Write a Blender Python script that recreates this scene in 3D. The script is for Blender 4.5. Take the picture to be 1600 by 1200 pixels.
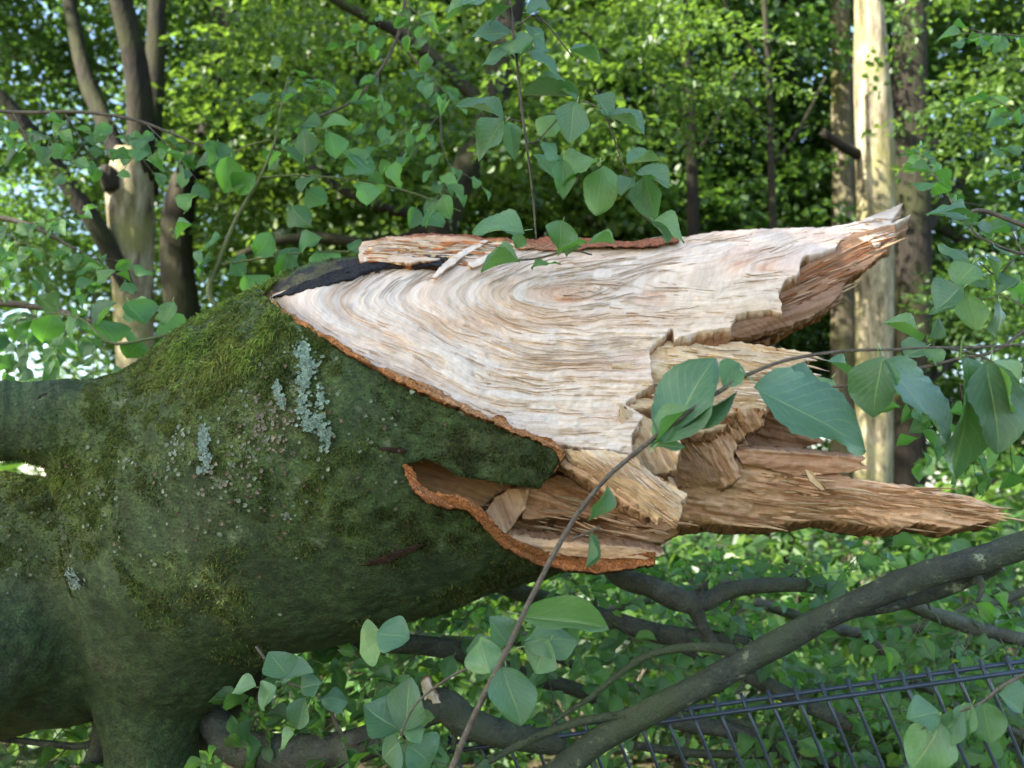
import bpy, math, random
import numpy as np
from mathutils import Matrix, Vector

for o in list(bpy.data.objects):
    bpy.data.objects.remove(o)
scene = bpy.context.scene
COL = scene.collection

# ------------------------------------------------------------------ camera
PITCH = math.radians(6.0)
CAM = np.array((0.0, 0.0, 1.6))
FWD = np.array((0.0, math.cos(PITCH), math.sin(PITCH)))
UPV = np.array((0.0, -math.sin(PITCH), math.cos(PITCH)))
RGT = np.array((1.0, 0.0, 0.0))
FPX = 1600 * 35.0 / 36.0
cd = bpy.data.cameras.new('camera')
cam = bpy.data.objects.new('camera', cd)
COL.objects.link(cam)
cam.location = CAM
cam.rotation_euler = (math.pi / 2 + PITCH, 0, 0)
cd.lens = 35; cd.sensor_width = 36; cd.clip_start = 0.05; cd.clip_end = 2000
cd.dof.use_dof = True; cd.dof.focus_distance = 2.1; cd.dof.aperture_fstop = 3.8
scene.camera = cam

# ------------------------------------------------------------------ light
SUN_TO = Vector((-0.72, -0.46, 0.58)).normalized()
world = bpy.data.worlds.new('World'); scene.world = world
world.use_nodes = True
wn = world.node_tree.nodes; wl = world.node_tree.links
wn.clear()
sky = wn.new('ShaderNodeTexSky'); sky.sky_type = 'NISHITA'; sky.sun_disc = False
sky.sun_elevation = math.asin(SUN_TO.z)
sky.sun_rotation = math.atan2(SUN_TO.x, SUN_TO.y)
sky.air_density = 1.0; sky.dust_density = 1.2
bg = wn.new('ShaderNodeBackground'); bg.inputs['Strength'].default_value = 0.14
wo = wn.new('ShaderNodeOutputWorld')
wl.new(sky.outputs[0], bg.inputs[0]); wl.new(bg.outputs[0], wo.inputs[0])
sd = bpy.data.lights.new('sun', 'SUN'); sd.energy = 5.0; sd.angle = math.radians(0.55)
sd.color = (1.0, 0.93, 0.80)
sun = bpy.data.objects.new('sun', sd); COL.objects.link(sun)
sun.rotation_euler = (-SUN_TO).to_track_quat('-Z', 'Y').to_euler()
sun.location = (-20, -13, 16)
vs = scene.view_settings
vs.view_transform = 'Standard'; vs.look = 'None'; vs.exposure = 2.2; vs.gamma = 1.0
vs.use_curve_mapping = False
scene.render.engine = 'CYCLES'
scene.cycles.use_denoising = True
scene.cycles.max_bounces = 8
scene.cycles.diffuse_bounces = 4
scene.cycles.glossy_bounces = 2
scene.cycles.transmission_bounces = 5
scene.cycles.caustics_reflective = False
scene.cycles.caustics_refractive = False

# ------------------------------------------------------------------ helpers
rng = np.random.default_rng(7)
random.seed(7)

def PP(px, py, d):
    px = np.asarray(px, float); py = np.asarray(py, float); d = np.asarray(d, float)
    a = ((px - 800) / FPX * d)[..., None]; b = ((600 - py) / FPX * d)[..., None]
    return CAM + d[..., None] * FWD + a * RGT + b * UPV

def to_px(W):
    q = W - CAM
    X = q @ RGT; Y = q @ FWD; Z = q @ UPV
    return 800 + FPX * X / Y, 600 - FPX * Z / Y, Y

def _hash(i, j, k, seed):
    n = (i.astype(np.int64) * 374761393 + j.astype(np.int64) * 668265263 + k.astype(np.int64) * 2147483647 + seed * 974634777) & 0xFFFFFFFF
    n = ((n ^ (n >> 13)) * 1274126177) & 0xFFFFFFFF
    n = (n ^ (n >> 16)) & 0xFFFF
    return n / 65535.0

def noise3(x, y, z, seed=0):
    x = np.asarray(x, float); y = np.asarray(y, float) + 0 * x; z = np.asarray(z, float) + 0 * x
    i = np.floor(x); j = np.floor(y); k = np.floor(z)
    u = x - i; v = y - j; w = z - k
    u = u * u * (3 - 2 * u); v = v * v * (3 - 2 * v); w = w * w * (3 - 2 * w)
    def c(a, b, d): return _hash(i + a, j + b, k + d, seed)
    x00 = c(0, 0, 0) * (1 - u) + c(1, 0, 0) * u
    x10 = c(0, 1, 0) * (1 - u) + c(1, 1, 0) * u
    x01 = c(0, 0, 1) * (1 - u) + c(1, 0, 1) * u
    x11 = c(0, 1, 1) * (1 - u) + c(1, 1, 1) * u
    return ((x00 * (1 - v) + x10 * v) * (1 - w) + (x01 * (1 - v) + x11 * v) * w) * 2 - 1

def fbm(x, y, z=0.0, seed=0, oct=4):
    a = 1.0; s = 0.0; t = 0.0
    for o in range(oct):
        f = 2.0 ** o
        s = s + a * noise3(np.asarray(x) * f, np.asarray(y) * f, np.asarray(z) * f, seed + o * 17)
        t += a; a *= 0.5
    return s / t

def sstep(a, b, x):
    t = np.clip((x - a) / (b - a), 0, 1)
    return t * t * (3 - 2 * t)

def mesh_np(name, V, F, mats=(), midx=None, uv=None, col=None, smooth=True):
    """F is an (n,k) index array or a list of such arrays"""
    if not isinstance(F, list): F = [F]
    F = [np.asarray(f, np.int64) for f in F if len(f)]
    me = bpy.data.meshes.new(name)
    V = np.asarray(V, np.float32)
    nl = sum(f.size for f in F); nf = sum(len(f) for f in F)
    me.vertices.add(len(V)); me.vertices.foreach_set('co', V.ravel())
    me.loops.add(nl); me.polygons.add(nf)
    li = np.concatenate([f.ravel() for f in F]).astype(np.int32)
    tot = np.concatenate([np.full(len(f), f.shape[1]) for f in F]).astype(np.int32)
    start = np.concatenate([[0], np.cumsum(tot)[:-1]]).astype(np.int32)
    me.loops.foreach_set('vertex_index', li)
    me.polygons.foreach_set('loop_start', start)
    try: me.polygons.foreach_set('loop_total', tot)
    except Exception: pass
    me.polygons.foreach_set('use_smooth', np.full(nf, bool(smooth)))
    if midx is not None: me.polygons.foreach_set('material_index', np.asarray(midx, np.int32))
    if uv is not None:
        l = me.uv_layers.new(name='UVMap')
        l.data.foreach_set('uv', np.asarray(uv, np.float32)[li].ravel())
    if col is not None:
        c = np.ones((len(V), 4), np.float32); c[:, :3] = np.clip(col, 0, 4)
        at = me.color_attributes.new('Col', 'FLOAT_COLOR', 'POINT')
        at.data.foreach_set('color', c.ravel())
    for m in mats: me.materials.append(m)
    me.update(calc_edges=True); me.validate()
    return me

def link(name, data, parent=None, loc=None):
    o = bpy.data.objects.new(name, data); COL.objects.link(o)
    if parent is not None:
        o.parent = parent
        if data is not None and loc is None:
            o.location = tuple(-Vector(parent.location))   # meshes hold world coordinates
    if loc is not None: o.location = loc
    return o

def tag(o, label=None, cat=None, group=None, kind=None):
    if label: o['label'] = label
    if cat: o['category'] = cat
    if group: o['group'] = group
    if kind: o['kind'] = kind
    return o

def thing(name, label, cat, loc, group=None):
    o = link(name, None, None, tuple(float(v) for v in loc))
    o.empty_display_size = 0.1
    return tag(o, label, cat, group)

def resample(pts, n):
    """Catmull-Rom through rows (x, y, z, radius)"""
    P = np.asarray(pts, float)
    if len(P) == 2: return P[0] + (P[1] - P[0]) * np.linspace(0, 1, n)[:, None]
    Q = np.vstack([2 * P[0] - P[1], P, 2 * P[-1] - P[-2]])
    seg = len(P) - 1
    t = np.linspace(0, seg, n); i = np.minimum(t.astype(int), seg - 1); u = (t - i)[:, None]
    p0, p1, p2, p3 = Q[i], Q[i + 1], Q[i + 2], Q[i + 3]
    return 0.5 * (2 * p1 + (p2 - p0) * u + (2 * p0 - 5 * p1 + 4 * p2 - p3) * u ** 2 + (3 * p1 - p0 - 3 * p2 + p3) * u ** 3)

def tube(name, pts, mat, parent=None, sides=8, step=None, wob=0.0, seed=0, uvs=True):
    P = np.asarray(pts, float)
    L = np.linalg.norm(np.diff(P[:, :3], axis=0), axis=1).sum()
    n = max(len(P) * 2, int(L / step) if step else len(P) * 4)
    R = resample(P, n)
    C, rad = R[:, :3], np.maximum(R[:, 3], 0.0004)
    if wob:
        s = np.arange(n) * (L / n)
        C = C + (rad * wob)[:, None] * np.stack([noise3(s / (rad.mean() * 6), seed + 3.1, q * 7.7, seed) for q in range(3)], 1)
    T = np.gradient(C, axis=0); T /= np.linalg.norm(T, axis=1)[:, None] + 1e-9
    ref = np.array((0.31, 0.2, 0.93)) if abs(T[0, 2]) < 0.8 else np.array((0.95, 0.3, 0.1))
    A = np.cross(T, ref); A /= np.linalg.norm(A, axis=1)[:, None]
    B = np.cross(T, A)
    th = np.linspace(0, 2 * math.pi, sides, endpoint=False)
    rr = rad[:, None] * np.ones(sides)
    if wob:
        ii, jj = np.meshgrid(np.arange(n) * (L / n) / (rad.mean() * 3), th, indexing='ij')
        rr = rr * (1 + wob * fbm(ii, np.cos(jj) * 1.3, np.sin(jj) * 1.3, seed + 5, 3))
    V = C[:, None, :] + rr[..., None] * (np.cos(th)[None, :, None] * A[:, None, :] + np.sin(th)[None, :, None] * B[:, None, :])
    V = V.reshape(-1, 3)
    i, j = np.meshgrid(np.arange(n - 1), np.arange(sides), indexing='ij')
    j2 = (j + 1) % sides
    F = np.stack([i * sides + j, i * sides + j2, (i + 1) * sides + j2, (i + 1) * sides + j], -1).reshape(-1, 4)
    V = np.vstack([V, C[0], C[-1]]); k = len(V)
    jj = np.arange(sides); c0 = np.stack([np.full(sides, k - 2), (jj + 1) % sides, jj], 1)
    c1 = np.stack([np.full(sides, k - 1), (n - 1) * sides + jj, (n - 1) * sides + (jj + 1) % sides], 1)
    me = mesh_np(name, V, [F, np.vstack([c0, c1])], [mat])
    return link(name, me, parent)

def pxtube(name, pts, mat, parent=None, **k):
    """rows (px, py, depth, radius in photo pixels at that depth) to a world-space tube"""
    P = np.asarray(pts, float)
    W = PP(P[:, 0], P[:, 1], P[:, 2])
    return tube(name, np.column_stack([W, P[:, 3] * P[:, 2] / FPX]), mat, parent, **k)

# ------------------------------------------------------------------ materials
def mat_new(name):
    m = bpy.data.materials.new(name); m.use_nodes = True
    nt = m.node_tree; nt.nodes.clear()
    return m, nt, nt.nodes, nt.links

def N(nt, t, **kw):
    n = nt.nodes.new(t)
    for k, v in kw.items():
        if k in ('ins',):
            for a, b in v.items(): n.inputs[a].default_value = b
        else: setattr(n, k, v)
    return n

def ramp(nt, stops):
    r = nt.nodes.new('ShaderNodeValToRGB'); e = r.color_ramp.elements
    while len(e) < len(stops): e.new(0.5)
    for el, (p, c) in zip(e, stops):
        el.position = p; el.color = (*c, 1) if len(c) == 3 else c
    return r

def noise_node(nt, scale, detail=4, rough=0.55, vec=None, dist=0.0):
    n = N(nt, 'ShaderNodeTexNoise', ins={'Scale': scale, 'Detail': detail, 'Roughness': rough, 'Distortion': dist})
    if vec is not None: nt.links.new(vec, n.inputs['Vector'])
    return n

def mapping(nt, src, scale):
    m = N(nt, 'ShaderNodeMapping'); m.inputs['Scale'].default_value = scale
    nt.links.new(src, m.inputs['Vector']); return m.outputs[0]

def mulcol(nt, a, b, fac=1.0, mode='MULTIPLY'):
    m = N(nt, 'ShaderNodeMix', data_type='RGBA', blend_type=mode); m.inputs[0].default_value = fac
    nt.links.new(a, m.inputs[6]); nt.links.new(b, m.inputs[7]); return m.outputs[2]

def leaf_material(name, base, trans, tfac, rough, island, veins=False, spec=0.5, var=0.5):
    m, nt, nd, lk = mat_new(name)
    if island:
        g = N(nt, 'ShaderNodeNewGeometry'); rnd = g.outputs['Random Per Island']
    else:
        g = N(nt, 'ShaderNodeObjectInfo'); rnd = g.outputs['Random']
    lo = tuple(c * (1 - var) for c in base); hi = (base[0] * (1 + 1.5 * var), base[1] * (1 + var), base[2] * (1 + .6 * var))
    r = ramp(nt, [(0, lo), (0.5, base), (0.82, hi), (1.0, (base[0] * 2.4, base[1] * 1.7, base[2] * .8))])
    lk.new(rnd, r.inputs[0]); c = r.outputs[0]
    p = N(nt, 'ShaderNodeBsdfPrincipled', ins={'Roughness': rough, 'Specular IOR Level': spec})
    tr = N(nt, 'ShaderNodeBsdfTranslucent')
    r2 = ramp(nt, [(0, tuple(x * .7 for x in trans)), (1, tuple(x * 1.25 for x in trans))]); lk.new(rnd, r2.inputs[0])
    tc = r2.outputs[0]
    if veins:
        uv = N(nt, 'ShaderNodeUVMap'); sx = N(nt, 'ShaderNodeSeparateXYZ'); lk.new(uv.outputs[0], sx.inputs[0])
        ab = N(nt, 'ShaderNodeMath', operation='ABSOLUTE'); lk.new(sx.outputs[0], ab.inputs[0])
        ma = N(nt, 'ShaderNodeMath', operation='MULTIPLY_ADD', ins={1: -0.42}); lk.new(ab.outputs[0], ma.inputs[0]); lk.new(sx.outputs[1], ma.inputs[2])
        sc = N(nt, 'ShaderNodeMath', operation='MULTIPLY', ins={1: 8.5}); lk.new(ma.outputs[0], sc.inputs[0])
        pg = N(nt, 'ShaderNodeMath', operation='PINGPONG', ins={1: 0.5}); lk.new(sc.outputs[0], pg.inputs[0])
        lat = N(nt, 'ShaderNodeMapRange', ins={1: 0.0, 2: 0.09, 3: 1.0, 4: 0.0}); lk.new(pg.outputs[0], lat.inputs[0])
        mid = N(nt, 'ShaderNodeMapRange', ins={1: 0.012, 2: 0.04, 3: 1.0, 4: 0.0}); lk.new(ab.outputs[0], mid.inputs[0])
        la = N(nt, 'ShaderNodeMath', operation='MULTIPLY', ins={1: 0.50}); lk.new(lat.outputs[0], la.inputs[0])
        mx = N(nt, 'ShaderNodeMath', operation='MAXIMUM'); lk.new(la.outputs[0], mx.inputs[0]); lk.new(mid.outputs[0], mx.inputs[1])
        vc = N(nt, 'ShaderNodeMix', data_type='RGBA'); vc.inputs[7].default_value = (0.26, 0.36, 0.13, 1)
        lk.new(mx.outputs[0], vc.inputs[0]); lk.new(c, vc.inputs[6]); c = vc.outputs[2]
        nz = noise_node(nt, 60, 3, 0.6, uv.outputs[0]); nz2 = noise_node(nt, 6, 3, 0.6, uv.outputs[0])
        bl = ramp(nt, [(0.3, (0.75, 0.8, 0.75)), (0.7, (1.15, 1.1, 1.1))]); lk.new(nz2.outputs[0], bl.inputs[0])
        c = mulcol(nt, c, bl.outputs[0])
        oi = N(nt, 'ShaderNodeObjectInfo'); of = N(nt, 'ShaderNodeVectorMath', operation='ADD'); lk.new(uv.outputs[0], of.inputs[0]); lk.new(oi.outputs['Location'], of.inputs[1])
        n5 = noise_node(nt, 9, 4, 0.7, of.outputs[0])
        sp_ = ramp(nt, [(0.69, (0, 0, 0)), (0.73, (1, 1, 1))]); lk.new(n5.outputs[0], sp_.inputs[0])
        bs = N(nt, 'ShaderNodeMix', data_type='RGBA'); bs.inputs[7].default_value = (0.10, 0.065, 0.025, 1)
        lk.new(sp_.outputs[0], bs.inputs[0]); lk.new(c, bs.inputs[6]); c = bs.outputs[2]
        bsum = N(nt, 'ShaderNodeMath', operation='MULTIPLY_ADD', ins={1: -0.8}); lk.new(mx.outputs[0], bsum.inputs[0]); lk.new(nz.outputs[0], bsum.inputs[2])
        bp = N(nt, 'ShaderNodeBump', ins={'Strength': 0.5, 'Distance': 0.003}); lk.new(bsum.outputs[0], bp.inputs['Height'])
        lk.new(bp.outputs[0], p.inputs['Normal'])
    lk.new(c, p.inputs['Base Color']); lk.new(tc, tr.inputs[0])
    mxs = N(nt, 'ShaderNodeMixShader'); mxs.inputs[0].default_value = tfac
    o = N(nt, 'ShaderNodeOutputMaterial')
    lk.new(p.outputs[0], mxs.inputs[1]); lk.new(tr.outputs[0], mxs.inputs[2]); lk.new(mxs.outputs[0], o.inputs[0])
    return m

def bark_material(name, stops, scale=6.0, stretch=(1, 1, .18), bump=0.5, rough=0.85, moss=None, dist=0.01):
    m, nt, nd, lk = mat_new(name)
    tc = N(nt, 'ShaderNodeTexCoord')
    v = mapping(nt, tc.outputs['Object'], stretch)
    n1 = noise_node(nt, scale, 8, 0.65, v); n2 = noise_node(nt, scale * 6, 5, 0.6, v)
    r = ramp(nt, stops); lk.new(n1.outputs[0], r.inputs[0])
    d = ramp(nt, [(0.3, (0.55, 0.55, 0.55)), (0.65, (1.2, 1.2, 1.2))]); lk.new(n2.outputs[0], d.inputs[0])
    c = mulcol(nt, r.outputs[0], d.outputs[0])
    if moss:
        n3 = noise_node(nt, 1.7, 5, 0.6, tc.outputs['Object'])
        f = ramp(nt, [(0.45, (0, 0, 0)), (0.62, (1, 1, 1))]); lk.new(n3.outputs[0], f.inputs[0])
        mm = N(nt, 'ShaderNodeMix', data_type='RGBA'); mm.inputs[7].default_value = (*moss, 1)
        lk.new(f.outputs[0], mm.inputs[0]); lk.new(c, mm.inputs[6]); c = mm.outputs[2]
    p = N(nt, 'ShaderNodeBsdfPrincipled', ins={'Roughness': rough, 'Specular IOR Level': 0.25})
    ad = N(nt, 'ShaderNodeMath', operation='ADD'); lk.new(n1.outputs[0], ad.inputs[0]); lk.new(n2.outputs[0], ad.inputs[1])
    b = N(nt, 'ShaderNodeBump', ins={'Strength': bump, 'Distance': dist}); lk.new(ad.outputs[0], b.inputs['Height'])
    o = N(nt, 'ShaderNodeOutputMaterial')
    lk.new(c, p.inputs['Base Color']); lk.new(b.outputs[0], p.inputs['Normal']); lk.new(p.outputs[0], o.inputs[0])
    return m

def vcol_material(name, rough=0.8, bump=0.4, scale=90, dist=0.004, uvfib=False, spec=0.25, contrast=0.35, trans=0.0):
    """colour attribute 'Col' times fine procedural grain"""
    m, nt, nd, lk = mat_new(name)
    a = N(nt, 'ShaderNodeVertexColor', layer_name='Col')
    if uvfib:
        uv = N(nt, 'ShaderNodeUVMap')
        v1 = mapping(nt, uv.outputs[0], (1.2, 60, 1)); v2 = mapping(nt, uv.outputs[0], (7, 200, 1)); v3 = mapping(nt, uv.outputs[0], (30, 40, 1))
        n1 = noise_node(nt, 1, 5, 0.65, v1); n2 = noise_node(nt, 1, 4, 0.6, v2); n3 = noise_node(nt, 1, 5, 0.7, v3)
        f1 = ramp(nt, [(0.27, (0.70, 0.58, 0.49)), (0.40, (0.95, 0.92, 0.89)), (0.6, (1.04, 1.04, 1.05))]); lk.new(n1.outputs[0], f1.inputs[0])
        f2 = ramp(nt, [(0.26, (0.70, 0.62, 0.55)), (0.46, (1.0, 1.0, 1.0)), (0.75, (1.1, 1.1, 1.08))]); lk.new(n2.outputs[0], f2.inputs[0])
        f3 = ramp(nt, [(0.3, (0.82, 0.78, 0.74)), (0.6, (1.06, 1.06, 1.06))]); lk.new(n3.outputs[0], f3.inputs[0])
        c = mulcol(nt, mulcol(nt, mulcol(nt, a.outputs[0], f1.outputs[0]), f2.outputs[0]), f3.outputs[0])
        h1 = N(nt, 'ShaderNodeMath', operation='MULTIPLY_ADD', ins={1: 0.6}); lk.new(n2.outputs[0], h1.inputs[0]); lk.new(n1.outputs[0], h1.inputs[2])
        h2 = N(nt, 'ShaderNodeMath', operation='MULTIPLY_ADD', ins={1: 0.5}); lk.new(n3.outputs[0], h2.inputs[0]); lk.new(h1.outputs[0], h2.inputs[2])
        h = h2.outputs[0]
    else:
        tc = N(nt, 'ShaderNodeTexCoord')
        n1 = noise_node(nt, scale, 6, 0.65, tc.outputs['Object'])
        f1 = ramp(nt, [(0.32, (1 - contrast,) * 3), (0.68, (1 + contrast,) * 3)]); lk.new(n1.outputs[0], f1.inputs[0])
        nb = noise_node(nt, scale * .35, 5, 0.7, tc.outputs['Object'], 1.2)
        f2 = ramp(nt, [(0.35, (1 - contrast * .8,) * 3), (0.66, (1 + contrast * .7,) * 3)]); lk.new(nb.outputs[0], f2.inputs[0])
        c = mulcol(nt, mulcol(nt, a.outputs[0], f1.outputs[0]), f2.outputs[0])
        ha = N(nt, 'ShaderNodeMath', operation='MULTIPLY_ADD', ins={1: 1.6}); lk.new(nb.outputs[0], ha.inputs[0]); lk.new(n1.outputs[0], ha.inputs[2]); h = ha.outputs[0]
    p = N(nt, 'ShaderNodeBsdfPrincipled', ins={'Roughness': rough, 'Specular IOR Level': spec})
    b = N(nt, 'ShaderNodeBump', ins={'Strength': bump, 'Distance': dist}); lk.new(h, b.inputs['Height'])
    lk.new(c, p.inputs['Base Color']); lk.new(b.outputs[0], p.inputs['Normal'])
    o = N(nt, 'ShaderNodeOutputMaterial')
    if trans:
        tr = N(nt, 'ShaderNodeBsdfTranslucent'); lk.new(c, tr.inputs[0])
        ms = N(nt, 'ShaderNodeMixShader'); ms.inputs[0].default_value = trans
        lk.new(p.outputs[0], ms.inputs[1]); lk.new(tr.outputs[0], ms.inputs[2]); lk.new(ms.outputs[0], o.inputs[0])
    else:
        lk.new(p.outputs[0], o.inputs[0])
    return m

M = {}
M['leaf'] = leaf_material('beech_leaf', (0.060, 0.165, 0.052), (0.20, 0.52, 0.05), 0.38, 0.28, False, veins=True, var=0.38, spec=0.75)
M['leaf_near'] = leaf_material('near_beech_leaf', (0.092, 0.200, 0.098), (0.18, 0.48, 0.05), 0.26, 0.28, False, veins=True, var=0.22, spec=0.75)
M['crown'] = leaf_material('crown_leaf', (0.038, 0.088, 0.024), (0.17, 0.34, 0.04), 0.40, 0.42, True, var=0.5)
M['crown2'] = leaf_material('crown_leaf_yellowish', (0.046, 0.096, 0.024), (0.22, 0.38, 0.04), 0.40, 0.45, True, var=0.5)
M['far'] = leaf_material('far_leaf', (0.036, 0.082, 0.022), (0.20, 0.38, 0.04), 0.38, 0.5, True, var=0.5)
M['bark_bg'] = bark_material('forest_bark', [(0.3, (0.07, 0.055, 0.04)), (0.55, (0.16, 0.13, 0.09)), (0.75, (0.26, 0.22, 0.15))], 5, bump=0.7, moss=(0.10, 0.10, 0.035), dist=0.03)
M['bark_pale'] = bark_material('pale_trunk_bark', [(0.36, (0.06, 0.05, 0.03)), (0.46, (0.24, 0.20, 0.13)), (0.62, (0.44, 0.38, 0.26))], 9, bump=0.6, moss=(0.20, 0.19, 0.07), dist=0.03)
M['bark_dark_shaded'] = bark_material('dark_shaded_bark', [(0.3, (0.010, 0.008, 0.006)), (0.55, (0.028, 0.023, 0.016)), (0.75, (0.055, 0.048, 0.030))], 5, bump=0.7, moss=(0.030, 0.033, 0.012), dist=0.03)  # dark bark; on the left tree's limbs its colour also carries shade
M['branch'] = bark_material('beech_branch_bark', [(0.3, (0.035, 0.035, 0.028)), (0.52, (0.075, 0.078, 0.058)), (0.66, (0.10, 0.11, 0.075)), (0.72, (0.20, 0.23, 0.16))], 22, (1, 1, 1), 0.8, 0.6, moss=(0.055, 0.07, 0.03))
M['branch_lichen'] = bark_material('lichen_speckled_bark', [(0.3, (0.022, 0.026, 0.022)), (0.52, (0.05, 0.058, 0.046)), (0.60, (0.075, 0.09, 0.062)), (0.63, (0.24, 0.29, 0.17)), (0.72, (0.30, 0.34, 0.22))], 26, (1, 1, 1), 0.9, 0.65, moss=(0.06, 0.08, 0.04))
M['twig'] = bark_material('twig_bark', [(0.3, (0.06, 0.048, 0.035)), (0.6, (0.14, 0.115, 0.085)), (0.8, (0.22, 0.19, 0.14))], 60, (1, 1, 1), 0.4, 0.6)
M['twig_green'] = bark_material('green_twig', [(0.3, (0.09, 0.11, 0.04)), (0.7, (0.17, 0.18, 0.07))], 60, (1, 1, 1), 0.2, 0.5)
M['bark'] = vcol_material('mossy_bark', 0.75, 0.7, 170, 0.006, contrast=0.5, spec=0.35)
M['wood'] = vcol_material('torn_wood', 0.75, 0.55, dist=0.004, uvfib=True, spec=0.2)
M['rim'] = vcol_material('inner_bark', 0.8, 1.0, 190, 0.010, contrast=0.5)
M['moss'] = vcol_material('moss', 0.7, 0.0, 30, 0.001, contrast=0.3, trans=0.3)
M['lichen'] = vcol_material('lichen', 0.9, 0.5, 120, 0.003, contrast=0.35)
def plain(name, c, rough, metal=0.0):
    m, nt, nd, lk = mat_new(name)
    tc = N(nt, 'ShaderNodeTexCoord'); n = noise_node(nt, 35, 5, 0.6, tc.outputs['Object'])
    r = ramp(nt, [(0.3, tuple(x * .7 for x in c)), (0.7, tuple(x * 1.2 for x in c))]); lk.new(n.outputs[0], r.inputs[0])
    p = N(nt, 'ShaderNodeBsdfPrincipled', ins={'Roughness': rough, 'Metallic': metal})
    o = N(nt, 'ShaderNodeOutputMaterial'); lk.new(r.outputs[0], p.inputs['Base Color']); lk.new(p.outputs[0], o.inputs[0])
    return m
M['fence'] = plain('fence_coating', (0.026, 0.040, 0.060), 0.28)
M['ground'] = bark_material('leaf_litter', [(0.3, (0.035, 0.026, 0.016)), (0.5, (0.09, 0.065, 0.038)), (0.7, (0.15, 0.11, 0.06))], 3, (1, 1, 1), 0.8, 0.95, moss=(0.04, 0.07, 0.02), dist=0.05)

# ------------------------------------------------------------------ setting: ground
def build_ground():
    g = np.concatenate([-np.geomspace(600, 1, 60), np.linspace(-0.9, 0.9, 7), np.geomspace(1, 600, 60)])
    X, Y = np.meshgrid(g, g, indexing='ij')
    Z = 0.12 * fbm(X / 3.0, Y / 3.0, 0, 3, 3) + 0.6 * noise3(X / 40, Y / 40, 0, 9) * sstep(15, 60, np.hypot(X, Y))
    Z = Z - 0.08
    n = len(g); i, j = np.meshgrid(np.arange(n - 1), np.arange(n - 1), indexing='ij')
    F = np.stack([i * n + j, (i + 1) * n + j, (i + 1) * n + j + 1, i * n + j + 1], -1).reshape(-1, 4)
    o = link('ground', mesh_np('ground', np.stack([X, Y, Z], -1).reshape(-1, 3), F, [M['ground']]))
    o['kind'] = 'structure'
build_ground()

# ------------------------------------------------------------------ foliage meshes
def leaf_cloud(B, T, Nn, L, w=0.33, fold=0.10):
    """B base points, T directions, Nn normals, L lengths -> verts, faces of folded leaves"""
    S = np.cross(Nn, T); S /= np.linalg.norm(S, axis=1)[:, None] + 1e-9
    Nn = np.cross(T, S)
    L = L[:, None]
    a = B; tip = B + T * L - Nn * L * 0.10
    r1 = B + T * L * .33 + S * L * w + Nn * L * fold; r2 = B + T * L * .72 + S * L * w * .8 + Nn * L * fold * .6
    l1 = B + T * L * .33 - S * L * w + Nn * L * fold; l2 = B + T * L * .72 - S * L * w * .8 + Nn * L * fold * .6
    V = np.stack([a, r1, r2, tip, l2, l1], 1).reshape(-1, 3)
    k = np.arange(len(B))[:, None] * 6
    F = np.concatenate([k + np.array([0, 1, 2, 3]), k + np.array([0, 3, 4, 5])])
    return V, F

def unit(v): return v / (np.linalg.norm(v, axis=-1, keepdims=True) + 1e-9)

def crown_mesh(name, seed, nspray, per, r, spray_r, leaf, mat, inner=0.35, tilt=0.35):
    g = np.random.default_rng(seed)
    d = unit(g.normal(size=(nspray * 3, 3)))
    rad = (inner ** 3 + (1 - inner ** 3) * g.random(nspray * 3)) ** (1 / 3)
    c = d * rad[:, None]
    keep = fbm(c[:, 0] * 2.2, c[:, 1] * 2.2, c[:, 2] * 3.2, seed, 2) + g.normal(0, .10, len(c)) > 0.06
    c = c[keep][:nspray] * np.asarray(r)
    ns = len(c)
    up = unit(np.array((0, 0, 1.0)) + g.normal(0, tilt, (ns, 3)))
    ax = unit(np.cross(up, unit(g.normal(size=(ns, 3))))); ay = np.cross(up, ax)
    sr = spray_r * g.uniform(.6, 1.3, ns)
    idx = np.repeat(np.arange(ns), per)
    n = len(idx)
    th = g.uniform(0, 2 * np.pi, n); q = np.sqrt(g.random(n))
    lx = np.cos(th) * q * 1.3; ly = np.sin(th) * q * .75
    B = c[idx] + (ax[idx] * lx[:, None] + ay[idx] * ly[:, None]) * sr[idx, None] + g.normal(0, .05, (n, 3)) * spray_r
    B[:, 2] -= 0.25 * sr[idx] * lx ** 2
    T = unit(ax[idx] * (lx + 0.4)[:, None] + ay[idx] * ly[:, None] * 1.4 + g.normal(0, .45, (n, 3)) - up[idx] * 0.15)
    Nn = unit(up[idx] + g.normal(0, .38, (n, 3)))
    V, F = leaf_cloud(B, T, Nn, leaf * g.uniform(.7, 1.25, n))
    return mesh_np(name, V, F, [mat], smooth=False)

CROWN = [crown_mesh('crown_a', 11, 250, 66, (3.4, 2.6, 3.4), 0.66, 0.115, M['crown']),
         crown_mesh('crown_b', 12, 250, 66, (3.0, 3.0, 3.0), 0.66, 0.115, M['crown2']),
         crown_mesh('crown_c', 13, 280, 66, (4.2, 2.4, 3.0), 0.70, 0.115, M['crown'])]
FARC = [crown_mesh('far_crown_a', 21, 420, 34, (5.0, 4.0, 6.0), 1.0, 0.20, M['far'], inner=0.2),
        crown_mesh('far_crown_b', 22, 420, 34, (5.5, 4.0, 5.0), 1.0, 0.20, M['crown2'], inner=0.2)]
BUSH = crown_mesh('bush', 31, 120, 34, (1.8, 1.2, 0.95), 0.34, 0.095, M['crown'], inner=0.1, tilt=0.6)

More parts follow.
